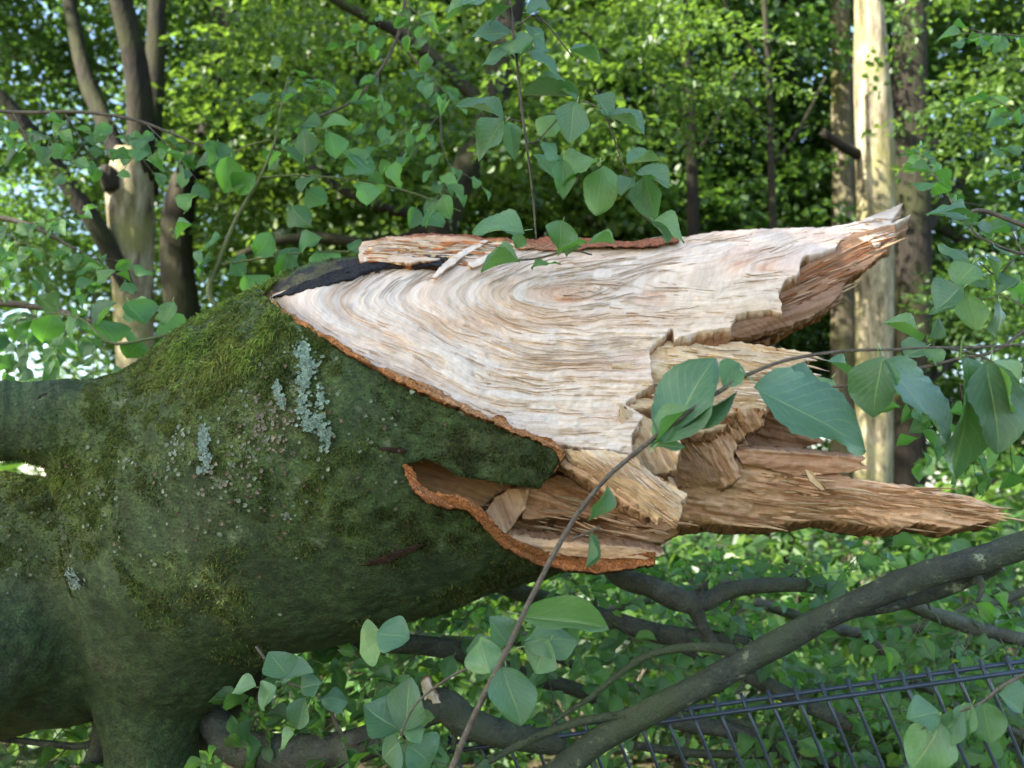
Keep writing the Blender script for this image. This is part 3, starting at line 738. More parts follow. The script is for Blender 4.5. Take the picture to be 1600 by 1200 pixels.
def slab(name, outline, dfn, thick, direc, ring, colfn, parent=None, step=2.6, jag=2.0, amp=0.004, side=BROWN, seed=0, levels=5, mat='wood', terr=0.006, backtaper=1.0):
    P = np.asarray(outline, float); Q = np.roll(P, -1, 0)
    pts = []
    for a, b in zip(P, Q):
        n = max(1, int(np.hypot(*(b - a)) / 3.0))
        pts.append(a + (b - a) * (np.arange(n) / n)[:, None])
    O = np.vstack(pts)
    if jag:
        k = np.arange(len(O))
        O = O + jag * np.stack([fbm(k / 3.1, seed + .5, 1.5, seed + 71, 3) * 1.6, fbm(k / 3.1, seed + .5, 9.5, seed + 72, 3)], 1)
    gx = np.arange(O[:, 0].min() - 2 * step, O[:, 0].max() + 2 * step, step); gy = np.arange(O[:, 1].min() - 2 * step, O[:, 1].max() + 2 * step, step)
    X, Y = np.meshgrid(gx, gy, indexing='ij')
    S, BX, BY = seg_dist_poly(X, Y, O)
    ins = S > 0
    cell = ins[:-1, :-1] | ins[1:, :-1] | ins[1:, 1:] | ins[:-1, 1:]
    # cells whose outside corners are close enough to snap
    X = np.where(ins, X, BX); Y = np.where(ins, Y, BY)
    nx, ny = X.shape
    ids = np.arange(nx * ny).reshape(nx, ny)
    ci, cj = np.nonzero(cell)
    F = np.stack([ids[ci, cj], ids[ci, cj + 1], ids[ci + 1, cj + 1], ids[ci + 1, cj]], 1)
    used = np.unique(F); re = np.full(nx * ny, -1); re[used] = np.arange(len(used)); F = re[F]
    px = X.ravel()[used]; py = Y.ravel()[used]; sdist = np.maximum(S.ravel()[used], 0)
    s, r = ring(px, py)
    d = dfn(px, py)
    h = (1 - 2.2 * np.abs(fbm(s / 140, r / 4.5, seed, seed + 1, 3))) * -amp * .8 + fbm(s / 200, r / 10.0, seed, seed + 3, 2) * amp + fbm(s / 240, r / 22, seed, seed + 2, 3) * amp * 2.2
    q = (fbm(s / 170, r / 30, seed, seed + 4, 2) + .15 * fbm(s / 26, r / 9, seed, seed + 6, 2)) * 5
    h = h + terr * (np.floor(q) + sstep(.75, 1, q - np.floor(q)))
    h = h + .002 * fbm(px / 9, py / 9, seed, seed + 8, 3)
    W = PP(px, py, d + h)
    nrm_fr = (s / 400, r / 400)
    col = colfn(px, py, s, r, sdist) * (1 + .10 * fbm(s / 60, r / 8, 2.2, seed + 9, 3))[:, None]
    # boundary loop edges
    E = np.concatenate([F[:, [0, 1]], F[:, [1, 2]], F[:, [2, 3]], F[:, [3, 0]]])
    key = np.sort(E, 1); kk = key[:, 0] * (len(W) + 1) + key[:, 1]
    u, inv, cnt = np.unique(kk, return_inverse=True, return_counts=True)
    be = E[cnt[inv] == 1]
    bidx = np.unique(be); nb = len(bidx); rb = np.full(len(W), -1); rb[bidx] = np.arange(nb)
    direc = np.asarray(direc, float); direc = direc / np.linalg.norm(direc)
    th = thick * (1 + .35 * fbm(px / 40, py / 40, seed, seed + 10, 3))
    back = W + direc * th[:, None] * backtaper
    Vs = [W]; UV = [np.column_stack(nrm_fr)]; Cs = [col]
    prev = bidx; off = len(W); faces = [F]
    for l in range(1, levels):
        f = l / levels
        p = W[bidx] * (1 - f) + back[bidx] * f
        jit = np.stack([fbm(px[bidx] / 5 + 40 * c, py[bidx] / 5, f * 9, seed + 80 + c, 4) for c in range(3)], 1) * min(thick, .06) * .20
        Vs.append(p + jit); UV.append(np.column_stack([(s[bidx]) / 400, (r[bidx] + l * 9) / 400]))
        sc = np.asarray(side) * (1 + .35 * fbm(px[bidx] / 12, py[bidx] / 12, f * 6, seed + 85, 3))[:, None]
        Cs.append(sc * (1 if l > 1 else 1.0) if l > 1 else .5 * sc + .5 * col[bidx])
        cur = off + np.arange(nb); off += nb
        pm = prev if l == 1 else prev
        a, b = rb[be[:, 0]], rb[be[:, 1]]
        faces.append(np.stack([prev[a], cur[a], cur[b], prev[b]], 1)); prev = cur
    bi = off + np.arange(len(W)); Vs.append(back); UV.append(np.column_stack(nrm_fr)); Cs.append(np.tile(np.asarray(side), (len(W), 1)))
    a, b = rb[be[:, 0]], rb[be[:, 1]]
    faces.append(np.stack([prev[a], bi[bidx][a], bi[bidx][b], prev[b]], 1))
    faces.append((F + off)[:, ::-1])
    me = mesh_np(name, np.vstack(Vs), np.vstack(faces), [M[mat]], uv=np.vstack(UV), col=np.vstack(Cs))
    return link(name, me, bark, (0, 0, 0)) if parent is bark else link(name, me, parent or TR)

def blob(px, py, cx, cy, rx, ry): return np.exp(-((px - cx) / rx) ** 2 - ((py - cy) / ry) ** 2)[:, None]

def col_main(px, py, s, r, sd):
    c = PALE + 0 * px[:, None]
    st = sstep(.05, .4, fbm(s / 260, r / 16, 0, 91, 3))[:, None]
    c = c * (1 - .4 * st) + .4 * st * PINK
    tb = sstep(.26, .36, fbm(s / 330 + 3, r / 13, 0, 95, 2))[:, None]
    c = c * (1 - .35 * tb) + .35 * tb * (TAN * 1.1)
    c = c * (1 - blob(px, py, 1150, 470, 160, 60) * .5) + blob(px, py, 1150, 470, 160, 60) * .5 * CREAM
    streak = sstep(.0, .4, fbm(s / 60, r / 6, 0, 93, 3))[:, None]
    for (cx, cy, rx, ry, k, C) in [(868, 462, 42, 16, .9, ORANGE * 1.1), (1020, 466, 26, 9, .8, ORANGE), (1225, 410, 90, 22, .75, np.array((.62, .30, .16))),
                                   (1290, 372, 50, 10, .6, ORANGE), (780, 505, 130, 9, .8, TAN), (640, 530, 90, 12, .5, TAN), (570, 400, 60, 10, .4, ORANGE), (980, 585, 90, 40, .25, np.array((.66, .42, .28))),
                                   (980, 505, 160, 7, .5, TAN)]:
        b = np.clip(blob(px, py, cx, cy, rx, ry) * 1.5, 0, 1) * k * (.35 + .65 * streak)
        c = c * (1 - b) + b * C
    ed = np.exp(-np.abs(ycut(px) - py) / 14)[:, None] * (px < 880)[:, None] * .55
    c = c * (1 - ed) + ed * np.array((.60, .33, .19))
    gr = sstep(1050, 1350, px)[:, None] * sstep(430, 380, py)[:, None] * .45
    c = c * (1 - gr) + gr * np.array((.50, .44, .40))
    return c
def flat(C, C2=None, k=.5):
    def f(px, py, s, r, sd):
        c = np.tile(np.asarray(C, float), (len(px), 1))
        if C2 is not None:
            m = sstep(-.1, .45, fbm(s / 150, r / 12, 0, 97, 3))[:, None] * k
            c = c * (1 - m) + m * np.asarray(C2)
        return c
    return f

DOWNBACK = (0.05, 0.80, -0.60)
A_OUT = [(415, 470), (430, 458), (470, 447), (520, 430), (556, 414), (600, 402), (690, 392), (760, 378), (880, 380), (960, 381), (1050, 373), (1110, 363), (1190, 357), (1280, 355), (1310, 352), (1345, 345),
         (1380, 330), (1411, 316), (1398, 338), (1386, 352), (1424, 334), (1396, 353), (1380, 362), (1398, 364), (1370, 382), (1345, 373), (1318, 370), (1302, 388), (1252, 402), (1246, 428), (1224, 438), (1216, 456), (1222, 490), (1200, 484), (1150, 490), (1140, 512),
         (1100, 516), (1054, 530), (1054, 506), (1036, 526), (1018, 540), (1015, 560), (1020, 600), (975, 628), (1004, 650), (986, 680), (986, 708), (940, 701), (868, 694)] + [(c[0], c[1] - 4) for c in CUT[::-1][1:-1]]
slab('torn_face', A_OUT, face_depth, .085, DOWNBACK, ring_main, col_main, step=2.2, jag=2.6, amp=.0034, seed=1, terr=.005)

# underside of the upper splinter
slab('splinter_underside', [(1035, 522), (1140, 500), (1250, 420), (1330, 366), (1400, 350), (1398, 378), (1350, 421), (1318, 440), (1316, 462), (1290, 486), (1235, 513), (1195, 534), (1150, 539), (1060, 532)],
     lambda px, py: face_depth(px, py) + .07 + .0011 * (py - 430), .07, (0.0, .9, -.2), ring_lin(-24, 5, 2), flat(BROWN * 1.1, ORANGE * .55, .6), seed=3, jag=3, side=ORANGE * .6)
slab('splinter_strand', [(1050, 520), (1120, 512), (1222, 488), (1262, 470), (1316, 440), (1310, 465), (1262, 498), (1190, 522), (1120, 530)],
     lambda px, py: face_depth(px, py) + .055, .03, (0.0, .9, -.3), ring_lin(-20, 5, 8), flat(BROWN * .8, DARKB, .6), seed=27, jag=4)
# middle slab
slab('torn_slab', [(960, 560), (1000, 543), (1060, 530), (1110, 528), (1195, 541), (1234, 546), (1268, 551), (1262, 562), (1246, 574), (1240, 611), (1226, 606), (1206, 613), (1196, 642), (1100, 644), (1000, 636), (950, 640)],
     lambda px, py: face_depth(px, py) + .045 + .00012 * (px - 1000), .05, DOWNBACK, ring_lin(7, 6, 3), flat(CREAM, CREAM * np.array((.9, .72, .6)), .5), seed=5, jag=4.0, amp=.005, terr=.009)
slab('torn_slab', [(1020, 600), (1110, 588), (1180, 600), (1212, 612), (1190, 650), (1120, 668), (1040, 680), (1010, 640)],
     lambda px, py: face_depth(px, py) + .085, .05, DOWNBACK, ring_lin(4, 6, 4), flat(CREAM * .9, TAN, .5), seed=6, jag=4)
# curl and flap under the face
slab('torn_curl', [(968, 632), (1004, 650), (1042, 664), (1064, 690), (1056, 735), (1010, 742), (975, 712)],
     lambda px, py: 2.37 + .03 * np.sin((px - 980) / 18), .03, DOWNBACK, ring_lin(60, 5, 5), flat(CREAM, TAN, .6), seed=7, jag=4)
slab('torn_flap', [(866, 699), (900, 703), (950, 704), (990, 712), (1022, 742), (1050, 757), (1077, 774), (1062, 782), (1066, 797), (1058, 820), (1040, 808), (1028, 812), (980, 774), (925, 735)],
     lambda px, py: 2.31 - .0004 * (px - 870) + .02 * np.sin((py - .62 * px) / 13), .018, (0.0, .7, -.7), ring_lin(36, 4, 6), flat(CREAM * 1.05, TAN, .35), seed=9, jag=5, side=TAN * .8)
slab('flap_edge', [(866, 694), (905, 716), (960, 752), (1022, 800), (1010, 806), (950, 768), (900, 738), (868, 716)],
     lambda px, py: 2.325 - .0004 * (px - 870), .06, (0.0, .9, -.4), ring_lin(36, 4, 6), flat(TAN, ORANGE * .7, .6), seed=10, jag=3, side=BROWN)
# lower splinter and the shaggy tear above it
C_OUT = [(985, 690), (1060, 668), (1150, 690), (1200, 706), (1262, 728), (1330, 746), (1440, 762), (1520, 776), (1568, 796), (1556, 806), (1562, 812), (1530, 818), (1490, 827), (1440, 815), (1405, 826), (1360, 822), (1280, 812), (1200, 821), (1110, 818), (1060, 824), (1000, 812)]
def c_depth(px, py): return 2.56 - .00022 * (px - 1000) + .0009 * np.abs(py - (735 + .10 * (px - 1100)) )
slab('long_splinter', C_OUT, c_depth, .11, (0, .95, -.25), ring_lin(7, 5, 7), flat(TAN * 1.1, TAN * np.array((.75, .62, .55)), .6), seed=11, jag=3.4, amp=.007, terr=.012, side=BROWN)
slab('side_splinter', [(1148, 704), (1200, 703), (1290, 712), (1352, 717), (1340, 724), (1358, 732), (1332, 738), (1240, 742), (1160, 724)],
     lambda px, py: 2.50 + 0 * px, .05, (0, .9, .3), ring_lin(4, 4, 8), flat(BROWN * 1.3, TAN, .6), seed=13, jag=3, amp=.006)
slab('side_splinter', [(1130, 640), (1200, 628), (1236, 660), (1290, 690), (1240, 704), (1160, 702)],
     lambda px, py: 2.64 + 0 * px, .06, (0, .9, .2), ring_lin(14, 4, 9), flat(BROWN, DARKB * 2, .5), seed=14, jag=3)
slab('shaggy_tear', [(1005, 668), (1060, 655), (1130, 636), (1196, 640), (1188, 668), (1150, 688), (1146, 712), (1158, 742), (1130, 762), (1090, 756), (1050, 762), (1010, 750)],
     lambda px, py: 2.46 + .0005 * (py - 640) + .02 * np.sin(px / 21), .05, (0, .9, -.3), ring_lin(62, 8, 10), flat(TAN * 1.15, BROWN * 1.3, .5), seed=15, jag=5, amp=.009, terr=.014)
slab('chip', [(1258, 734), (1268, 736), (1290, 762), (1284, 766), (1266, 752)], lambda px, py: 2.46 + 0 * px, .006, (0, .9, -.3), ring_lin(50, 2, 3), flat(CREAM), seed=16, jag=1)
# cavity under the bark tongue
slab('cavity_wood', [(622, 718), (700, 700), (830, 720), (900, 690), (1010, 730), (1075, 800), (1062, 832), (1036, 846), (900, 868), (800, 858), (740, 812), (670, 795)],
     lambda px, py: 2.60 + .05 * np.sin(px / 33) + .0006 * np.abs(py - 780), .08, (0, .95, -.2), ring_lin(12, 8, 11), flat(BROWN * 1.35, TAN, .5), seed=17, jag=3, amp=.009, terr=.016)
slab('cavity_plate', [(634, 722), (664, 716), (700, 732), (740, 744), (792, 754), (800, 762), (776, 772), (756, 792), (742, 786), (700, 778), (660, 764)],
     lambda px, py: 2.40 + .0007 * (px - 630), .012, (0, .9, -.3), ring_lin(18, 4, 12), flat(CREAM * np.array((.75, .62, .55)), BROWN, .45), seed=18, jag=2)
slab('cavity_plate', [(760, 800), (772, 778), (800, 762), (826, 766), (822, 792), (806, 812), (792, 834), (776, 826)],
     lambda px, py: 2.43 - .0006 * (py - 790), .012, (0, .9, -.3), ring_lin(70, 4, 13), flat(TAN * 1.1, BROWN, .5), seed=19, jag=2.4)
slab('cavity_plate', [(826, 762), (872, 742), (930, 760), (1000, 790), (1058, 818), (1040, 830), (960, 812), (880, 806), (816, 812)],
     lambda px, py: 2.52 + .0004 * (px - 830), .02, (0, .9, -.3), ring_lin(18, 5, 14), flat(BROWN * 1.5, TAN, .4), seed=20, jag=3, amp=.007, terr=.012)
# shelf of wood and orange bark lip at the bottom
slab('wood_shelf', [(786, 834), (840, 842), (920, 852), (1000, 858), (1038, 866), (1010, 874), (920, 872), (850, 866)],
     lambda px, py: 2.44 + 0 * px, .05, (0, .9, .35), ring_lin(6, 3, 15), flat(TAN * 1.1, CREAM * .8, .5), seed=21, jag=2)
def front_or(px, py): return np.minimum(body_front(np.minimum(px, 850), py), 2.46) - .006
slab('bark_lip', [(628, 727), (640, 724), (652, 748), (668, 768), (700, 772), (732, 778), (756, 798), (788, 834), (836, 856), (882, 868), (950, 874), (1024, 862), (1022, 882), (985, 888), (940, 895), (884, 890), (838, 880), (790, 856), (752, 820), (728, 794), (694, 792), (664, 784), (642, 762)],
     front_or, .03, (0, .9, -.25), ring_lin(28, 8, 16), flat(ORANGE * 1.25, np.array((.46, .19, .07)), .5), seed=22, jag=4.5, amp=.008, terr=.006, side=DARKB, mat='rim')
# torn bark edge along the face
cx = np.arange(415, 869, 9.0); cy = ycut(cx)
wv = np.interp(cx, [415, 500, 600, 700, 868], [4, 7, 9, 11, 13]) * (1 + 1.1 * fbm(cx / 26, 0, 0, 301, 3))
up_ = [(x_, y_ - max(w_, 1.5)) for x_, y_, w_ in zip(cx, cy, wv)]
RIM = [(x_, y_ + 2 + 4 * n_) for x_, y_, n_ in zip(cx, cy, fbm(cx / 17, 3, 0, 303, 3))] + [(876, 716), (866, 738), (882, 712)] + up_[::-1]
slab('bark_edge', RIM, lambda px, py: body_front(px, np.maximum(py, ycut(px))) - .004 + .0006 * np.maximum(ycut(px) - py, 0), .03, (0, .9, -.2), ring_lin(27, 6, 17),
     flat(np.array((.62, .27, .10)), np.array((.66, .38, .20)), .6), seed=23, jag=4.0, amp=.007, terr=.005, step=1.8, side=ORANGE * .5, mat='rim')
# top edge: dark bark strip, fibrous torn strip and orange rim
slab('dark_bark_strip', [(422, 466), (470, 442), (540, 416), (600, 403), (700, 398), (690, 414), (600, 419), (552, 434), (470, 455)],
     lambda px, py: face_depth(px, py) - .035, .05, (0, .9, -.2), ring_lin(-18, 5, 18), flat((.035, .033, .035), (.07, .05, .045), .5), seed=24, jag=3, amp=.006, mat='rim', side=DARKB)
slab('torn_strip', [(562, 409), (559, 396), (566, 378), (600, 371), (700, 368), (760, 376), (830, 384), (800, 390), (745, 396), (720, 402), (690, 406), (640, 411), (590, 408)],
     lambda px, py: face_depth(px, py) - .010 - .022 * sstep(700, 590, px), .04, (0, .9, -.3), ring_lin(2, 8, 19), flat(PALE * np.array((.95, .85, .75)), ORANGE, .35), seed=25, jag=4, amp=.008, terr=.012, side=ORANGE * .8)
for q_, (o_, sd_) in enumerate((([(676, 433), (690, 414), (716, 394), (758, 374), (764, 376), (724, 400), (698, 420), (682, 435)], 81), ([(730, 412), (760, 398), (800, 384), (806, 388), (770, 404), (738, 418)], 82), ([(566, 404), (580, 392), (640, 384), (650, 388), (600, 398), (572, 409)], 83))):
    slab('torn_strand', o_, lambda px, py: face_depth(px, py) - .022, .008, (0, .9, -.3), ring_lin(-33, 3, sd_), flat(PALE, CREAM, .4), seed=sd_, jag=2.4, amp=.005, terr=.006, side=TAN)
slab('top_bark_rim', [(598, 372), (660, 365), (730, 367), (800, 374), (870, 371), (930, 373), (990, 376), (1050, 370), (1066, 374), (1010, 386), (930, 386), (860, 392), (780, 384), (700, 372)],
     lambda px, py: face_depth(px, py) - .02, .05, (0, .9, .1), ring_lin(1, 5, 20), flat(np.array((.42, .15, .07)), np.array((.55, .28, .14)), .6), seed=26, jag=4.5, amp=.005, terr=.006, mat='rim', side=DARKB)
# bark scars
for (o_, sd_) in (([(562, 884), (590, 872), (620, 862), (650, 852), (664, 850), (640, 864), (612, 878), (580, 884)], 31), ([(590, 700), (612, 699), (634, 703), (630, 708), (608, 704)], 32), ([(54, 626), (62, 616), (84, 611), (76, 618), (64, 628), (58, 634)], 33)):
    slab('bark_scar', o_, lambda px, py: body_front(px, py) - .004, .014, (0, 1, 0), ring_lin(-20, 3, sd_), flat((.06, .030, .018), (.02, .014, .010), .9), seed=sd_, jag=3.5, amp=.003, terr=.002, mat='rim', side=DARKB, parent=bark)

# --- moss and lichen on the bark
def build_moss():
    g = np.random.default_rng(5)
    tri = BF
    fc = BV2[tri].mean(1); fn = BN[tri[:, 0]]
    ok = onbark[tri].all(1)
    view = unit(fc); facing = -(fn * view).sum(1)
    fpx = 800 + FPX * fc[:, 0] / fc[:, 1]; fpy = 600 - FPX * fc[:, 2] / fc[:, 1]
    m = moss_amount(fpx, fpy, fc)
    m = m * ok * (facing > -0.35) * (fpx > -60)
    patch = 1.6 * sstep(.0, .4, fbm(fc[:, 0] * 30, fc[:, 1] * 30, fc[:, 2] * 30, 45, 3))
    w = m * (.12 + patch)
    n = 90000
    pick = g.choice(len(fc), n, p=w / w.sum())
    T1 = unit(np.cross(fn[pick], np.array((.1, .2, 1.0)))); T2 = np.cross(fn[pick], T1)
    b = fc[pick] + (T1 * g.uniform(-1, 1, n)[:, None] + T2 * g.uniform(-1, 1, n)[:, None]) * .005
    qx, qy = fpx[pick], fpy[pick]
    ys = np.interp(qx, [0, 200, 330, 400, 430], [607, 594, 575, 540, 500])
    lng = np.exp(-(np.maximum(qy - ys, 0) / 48) ** 2) * sstep(170, 330, qx) * sstep(470, 420, qx)
    lng = lng + .6 * np.exp(-((qx - 70) / 60) ** 2 - ((qy - 765) / 30) ** 2)
    lng = lng * np.clip(.65 + .8 * fbm(qx / 26, qy / 26, 0, 57, 3), 0, 1.3)
    L = g.uniform(.0035, .009, n) * (1 + 4.0 * lng)
    d = unit(fn[pick] * g.uniform(.25, .9, n)[:, None] + T1 * g.normal(0, .6, n)[:, None] + T2 * g.normal(0, .6, n)[:, None] + np.array((-.3, -.25, -.75)) * (.25 + 1.2 * lng)[:, None])
    s = unit(np.cross(d, g.normal(size=(n, 3)))) * (g.uniform(.0008, .0020, n))[:, None]
    mid = b + d * L[:, None] * .55 + fn[pick] * (L * .12)[:, None]; tip = b + d * L[:, None] + np.array((0, 0, -1)) * (L * .3)[:, None]
    V = np.stack([b - s, b + s, mid + s * .8, tip, mid - s * .8], 1).reshape(-1, 3)
    k = np.arange(n)[:, None] * 5
    F = [k + np.array([0, 1, 2, 4]), k + np.array([4, 2, 3])]
    hue = fbm(b[:, 0] * 8, b[:, 1] * 8, b[:, 2] * 8, 47, 3)[:, None] + g.normal(0, .55, (n, 1))
    t = sstep(-.6, .7, hue)
    c = np.array((.040, .066, .016)) * (1 - t) + np.array((.14, .19, .035)) * t
    br = sstep(.5, 1.0, g.random((n, 1)) + .35 * noise3(b[:, 0] * 9, b[:, 1] * 9, b[:, 2] * 9, 49)[:, None])
    c = c * (1 - .5 * br) + .5 * br * np.array((.17, .12, .055))
    c = c * (1 + 1.0 * lng[:, None] * np.array((1, 1.15, .5)))
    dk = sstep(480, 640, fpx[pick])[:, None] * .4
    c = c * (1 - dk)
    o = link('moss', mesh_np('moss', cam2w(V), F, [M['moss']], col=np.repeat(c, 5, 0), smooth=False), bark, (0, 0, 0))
    o['kind'] = 'stuff'
build_moss()

def lichen(spots, seed, C=(.20, .28, .215)):
    """crinkled flakes along a streak of pixels (px, py, radius px, count)"""
    g = np.random.default_rng(seed)
    Bx, By = [], []
    for (px, py, rx, ry, n) in spots:
        Bx.append(px + g.normal(0, rx * .5, n)); By.append(py + g.normal(0, ry * .5, n))
    bx = np.concatenate(Bx); by = np.concatenate(By)
    ok = seg_dist_poly(bx, by, HOLE)[0] < -6; bx = bx[ok]; by = by[ok]
    ok = np.abs(body_sdf(np.stack([(bx - 800) / FPX * body_front(bx, by), body_front(bx, by), (600 - by) / FPX * body_front(bx, by)], -1))) < .004; bx = bx[ok]; by = by[ok]
    d = body_front(bx, by) - .004
    Q = np.stack([(bx - 800) / FPX * d, d, (600 - by) / FPX * d], -1)
    nn = grad(Q); n = len(Q)
    t1 = unit(np.cross(nn, g.normal(size=(n, 3)))); t2 = np.cross(nn, t1)
    r = g.uniform(.0022, .0060, n)
    k = 7; th = np.linspace(0, 2 * np.pi, k, endpoint=False)
    rad = r[:, None] * g.uniform(.6, 1.2, (n, k)); up = r[:, None] * g.uniform(.1, .6, (n, k))
    ring = Q[:, None] + (np.cos(th)[None, :, None] * t1[:, None] + np.sin(th)[None, :, None] * t2[:, None]) * rad[..., None] + nn[:, None] * up[..., None]
    V = np.concatenate([Q[:, None], ring], 1).reshape(-1, 3)
    b = np.arange(n)[:, None] * (k + 1)
    F = np.vstack([np.hstack([b, b + 1 + j, b + 1 + (j + 1) % k]) for j in range(k)])
    c = np.repeat(np.asarray(C) * g.uniform(.55, 1.25, (n, 1)), k + 1, 0)
    o = link('lichen_patch', mesh_np('lichen_patch', cam2w(V), F, [M['lichen']], col=c, smooth=False), bark, (0, 0, 0))
    o['kind'] = 'stuff'
lichen([(468, 520, 5, 14, 40), (474, 550, 12, 16, 90), (482, 575, 14, 22, 130), (476, 600, 9, 18, 60), (470, 630, 6, 22, 45), (480, 655, 12, 16, 70), (498, 660, 12, 16, 70), (510, 685, 9, 16, 50), (500, 620, 6, 18, 30)], 61)
lichen([(434, 610, 7, 14, 45), (440, 628, 8, 10, 40)], 62)
lichen([(318, 676, 6, 16, 50), (318, 698, 9, 18, 80), (322, 720, 7, 10, 40), (312, 735, 4, 8, 14)], 63, (.22, .29, .24))
lichen([(110, 895, 9, 10, 40), (118, 912, 10, 12, 55)], 64, (.20, .26, .22))
lichen([(645, 604, 6, 8, 26)], 65)
lichen([(300, 720, 300, 200, 150), (420, 640, 200, 130, 90), (100, 820, 160, 130, 50)], 68, (.17, .20, .13))
lichen([(330, 700, 320, 220, 90), (500, 760, 300, 160, 50)], 69, (.13, .095, .055))
lichen([(425, 655, 40, 44, 60), (400, 690, 40, 35, 40), (355, 740, 60, 46, 40)], 66, (.20, .17, .12))
lichen([(280, 660, 18, 30, 40), (270, 700, 24, 24, 30), (200, 720, 12, 10, 16), (450, 805, 10, 6, 16)], 67, (.24, .27, .20))

def slivers(outline, dfn, ring, n, seed, cols, lmin=14, lmax=80, wid=1.3, lift=.006, loose=.25, edge=None, name='fibre', keep=True, keep_out=4):
    """raised wood fibres that follow the grain"""
    g = np.random.default_rng(seed)
    P = np.asarray(outline, float)
    bx = g.uniform(P[:, 0].min(), P[:, 0].max(), n * 6); by = g.uniform(P[:, 1].min(), P[:, 1].max(), n * 6)
    S, _, _ = seg_dist_poly(bx, by, outline)
    k = S > 2
    if edge: k &= S < edge
    k = np.nonzero(k)[0][:n]; x = bx[k]; y = by[k]; n = len(k)
    L = g.uniform(lmin, lmax, n) * g.uniform(.3, 1, n); m = 7
    path = []; ang = g.normal(0, .06, n)
    for q in range(m):
        path.append((x.copy(), y.copy()))
        gx = (ring(x + 1.5, y)[1] - ring(x - 1.5, y)[1]); gy = (ring(x, y + 1.5)[1] - ring(x, y - 1.5)[1])
        tx, ty = gy, -gx; l = np.hypot(tx, ty) + 1e-9; tx, ty = tx / l, ty / l
        sg = np.where(tx < 0, -1, 1); tx, ty = tx * sg, ty * sg
        tx, ty = tx * np.cos(ang) - ty * np.sin(ang), tx * np.sin(ang) + ty * np.cos(ang)
        x = x + tx * L / m; y = y + ty * L / m
    X = np.array([p[0] for p in path]); Y = np.array([p[1] for p in path])
    t = np.linspace(0, 1, m)[:, None]
    ls = (g.random(n) < loose) * g.uniform(0, .022, n)
    D = dfn(X.ravel(), Y.ravel()).reshape(X.shape) - lift * g.uniform(.2, 1.3, n) - ls * t ** 2
    if keep:
        SE = np.minimum(seg_dist_poly(X[-1], Y[-1], outline)[0], seg_dist_poly(X[m // 2], Y[m // 2], outline)[0])
        kk = np.nonzero(SE > -keep_out)[0]; X = X[:, kk]; Y = Y[:, kk]; D = D[:, kk]; n = len(kk)
    w = wid * g.uniform(.5, 1.8, n) * np.sin(np.pi * np.clip(t * .9 + .08, 0, 1)) ** .6
    A = PP(X, Y - w, D + .002); B = PP(X, Y, D - .0025); C = PP(X, Y + w, D + .002)
    V = np.stack([A, B, C], 2)                      # m, n, 3, 3
    V = V.transpose(1, 0, 2, 3).reshape(-1, 3)
    F = []
    b0 = np.arange(n)[:, None] * (m * 3)
    for q in range(m - 1):
        for e in (0, 1):
            F.append(b0 + np.array([q * 3 + e, (q + 1) * 3 + e, (q + 1) * 3 + e + 1, q * 3 + e + 1]))
    c = np.asarray(cols)[g.integers(len(cols), size=n)] * g.uniform(.8, 1.12, (n, 1))
    uv = np.zeros((len(V), 2)); uv[:, 0] = np.tile(np.repeat(np.linspace(0, .2, m), 3), n) + np.repeat(g.random(n), m * 3); uv[:, 1] = np.repeat(g.random(n), m * 3)
    o = link(name, mesh_np(name, V, np.vstack(F), [M['wood']], uv=uv, col=np.repeat(c, m * 3, 0)), TR)
    o['kind'] = 'stuff'
slivers(A_OUT, face_depth, ring_main, 620, 201, [PALE, PALE * .95, PALE * 1.05, PINK, PALE * np.array((1, .92, .85))], wid=.7, lift=.0055, lmin=30, lmax=150, loose=.2)
slivers(A_OUT, face_depth, ring_main, 45, 212, [BROWN, TAN * .8, BROWN * 1.2], wid=.45, lift=.007, lmin=30, lmax=130, loose=0, name='grain_crack')
slivers(A_OUT, face_depth, ring_main, 260, 202, [PALE, CREAM, TAN], wid=1.0, lift=.006, loose=.7, edge=9, lmin=10, lmax=40)
slivers([(560, 410), (566, 374), (700, 368), (830, 384), (700, 420)], lambda px, py: face_depth(px, py) - .014 - .022 * sstep(700, 590, px), ring_lin(2, 8, 19), 160, 203, [PALE * .9, CREAM, ORANGE], wid=1.3, loose=.6)
slivers(C_OUT, c_depth, ring_lin(7, 5, 7), 420, 204, [TAN, TAN * 1.25, CREAM * .8, BROWN], wid=1.2, lift=.012, lmax=110, keep=False)
slivers([(960, 560), (1060, 532), (1268, 551), (1240, 611), (1196, 642), (1000, 636)], lambda px, py: face_depth(px, py) + .04, ring_lin(7, 6, 3), 220, 205, [CREAM, CREAM * .9, PALE], wid=1.2, lift=.012, keep=False)
slivers([(1010, 668), (1130, 640), (1190, 642), (1150, 690), (1156, 742), (1090, 756), (1012, 750)], lambda px, py: 2.44 + .0005 * (py - 640), ring_lin(62, 8, 10), 260, 206, [TAN * 1.2, CREAM * .75, TAN], wid=.9, loose=.8, lmin=14, lmax=45, keep=False)
slivers([(1040, 520), (1250, 424), (1390, 356), (1390, 380), (1316, 440), (1290, 486), (1195, 532), (1060, 530)], lambda px, py: face_depth(px, py) + .06 + .0011 * (py - 430), ring_lin(-24, 5, 2), 220, 207, [BROWN, TAN * .8, ORANGE * .7], wid=1.2, lift=.012, loose=.5, keep=False)
slivers([(640, 724), (860, 745), (1060, 815), (1030, 842), (900, 864), (800, 850), (700, 780)], lambda px, py: 2.52 + 0 * px, ring_lin(12, 8, 11), 150, 208, [TAN, BROWN * 1.3, CREAM * .6], wid=1.2, lift=.02, loose=.5, keep=False)
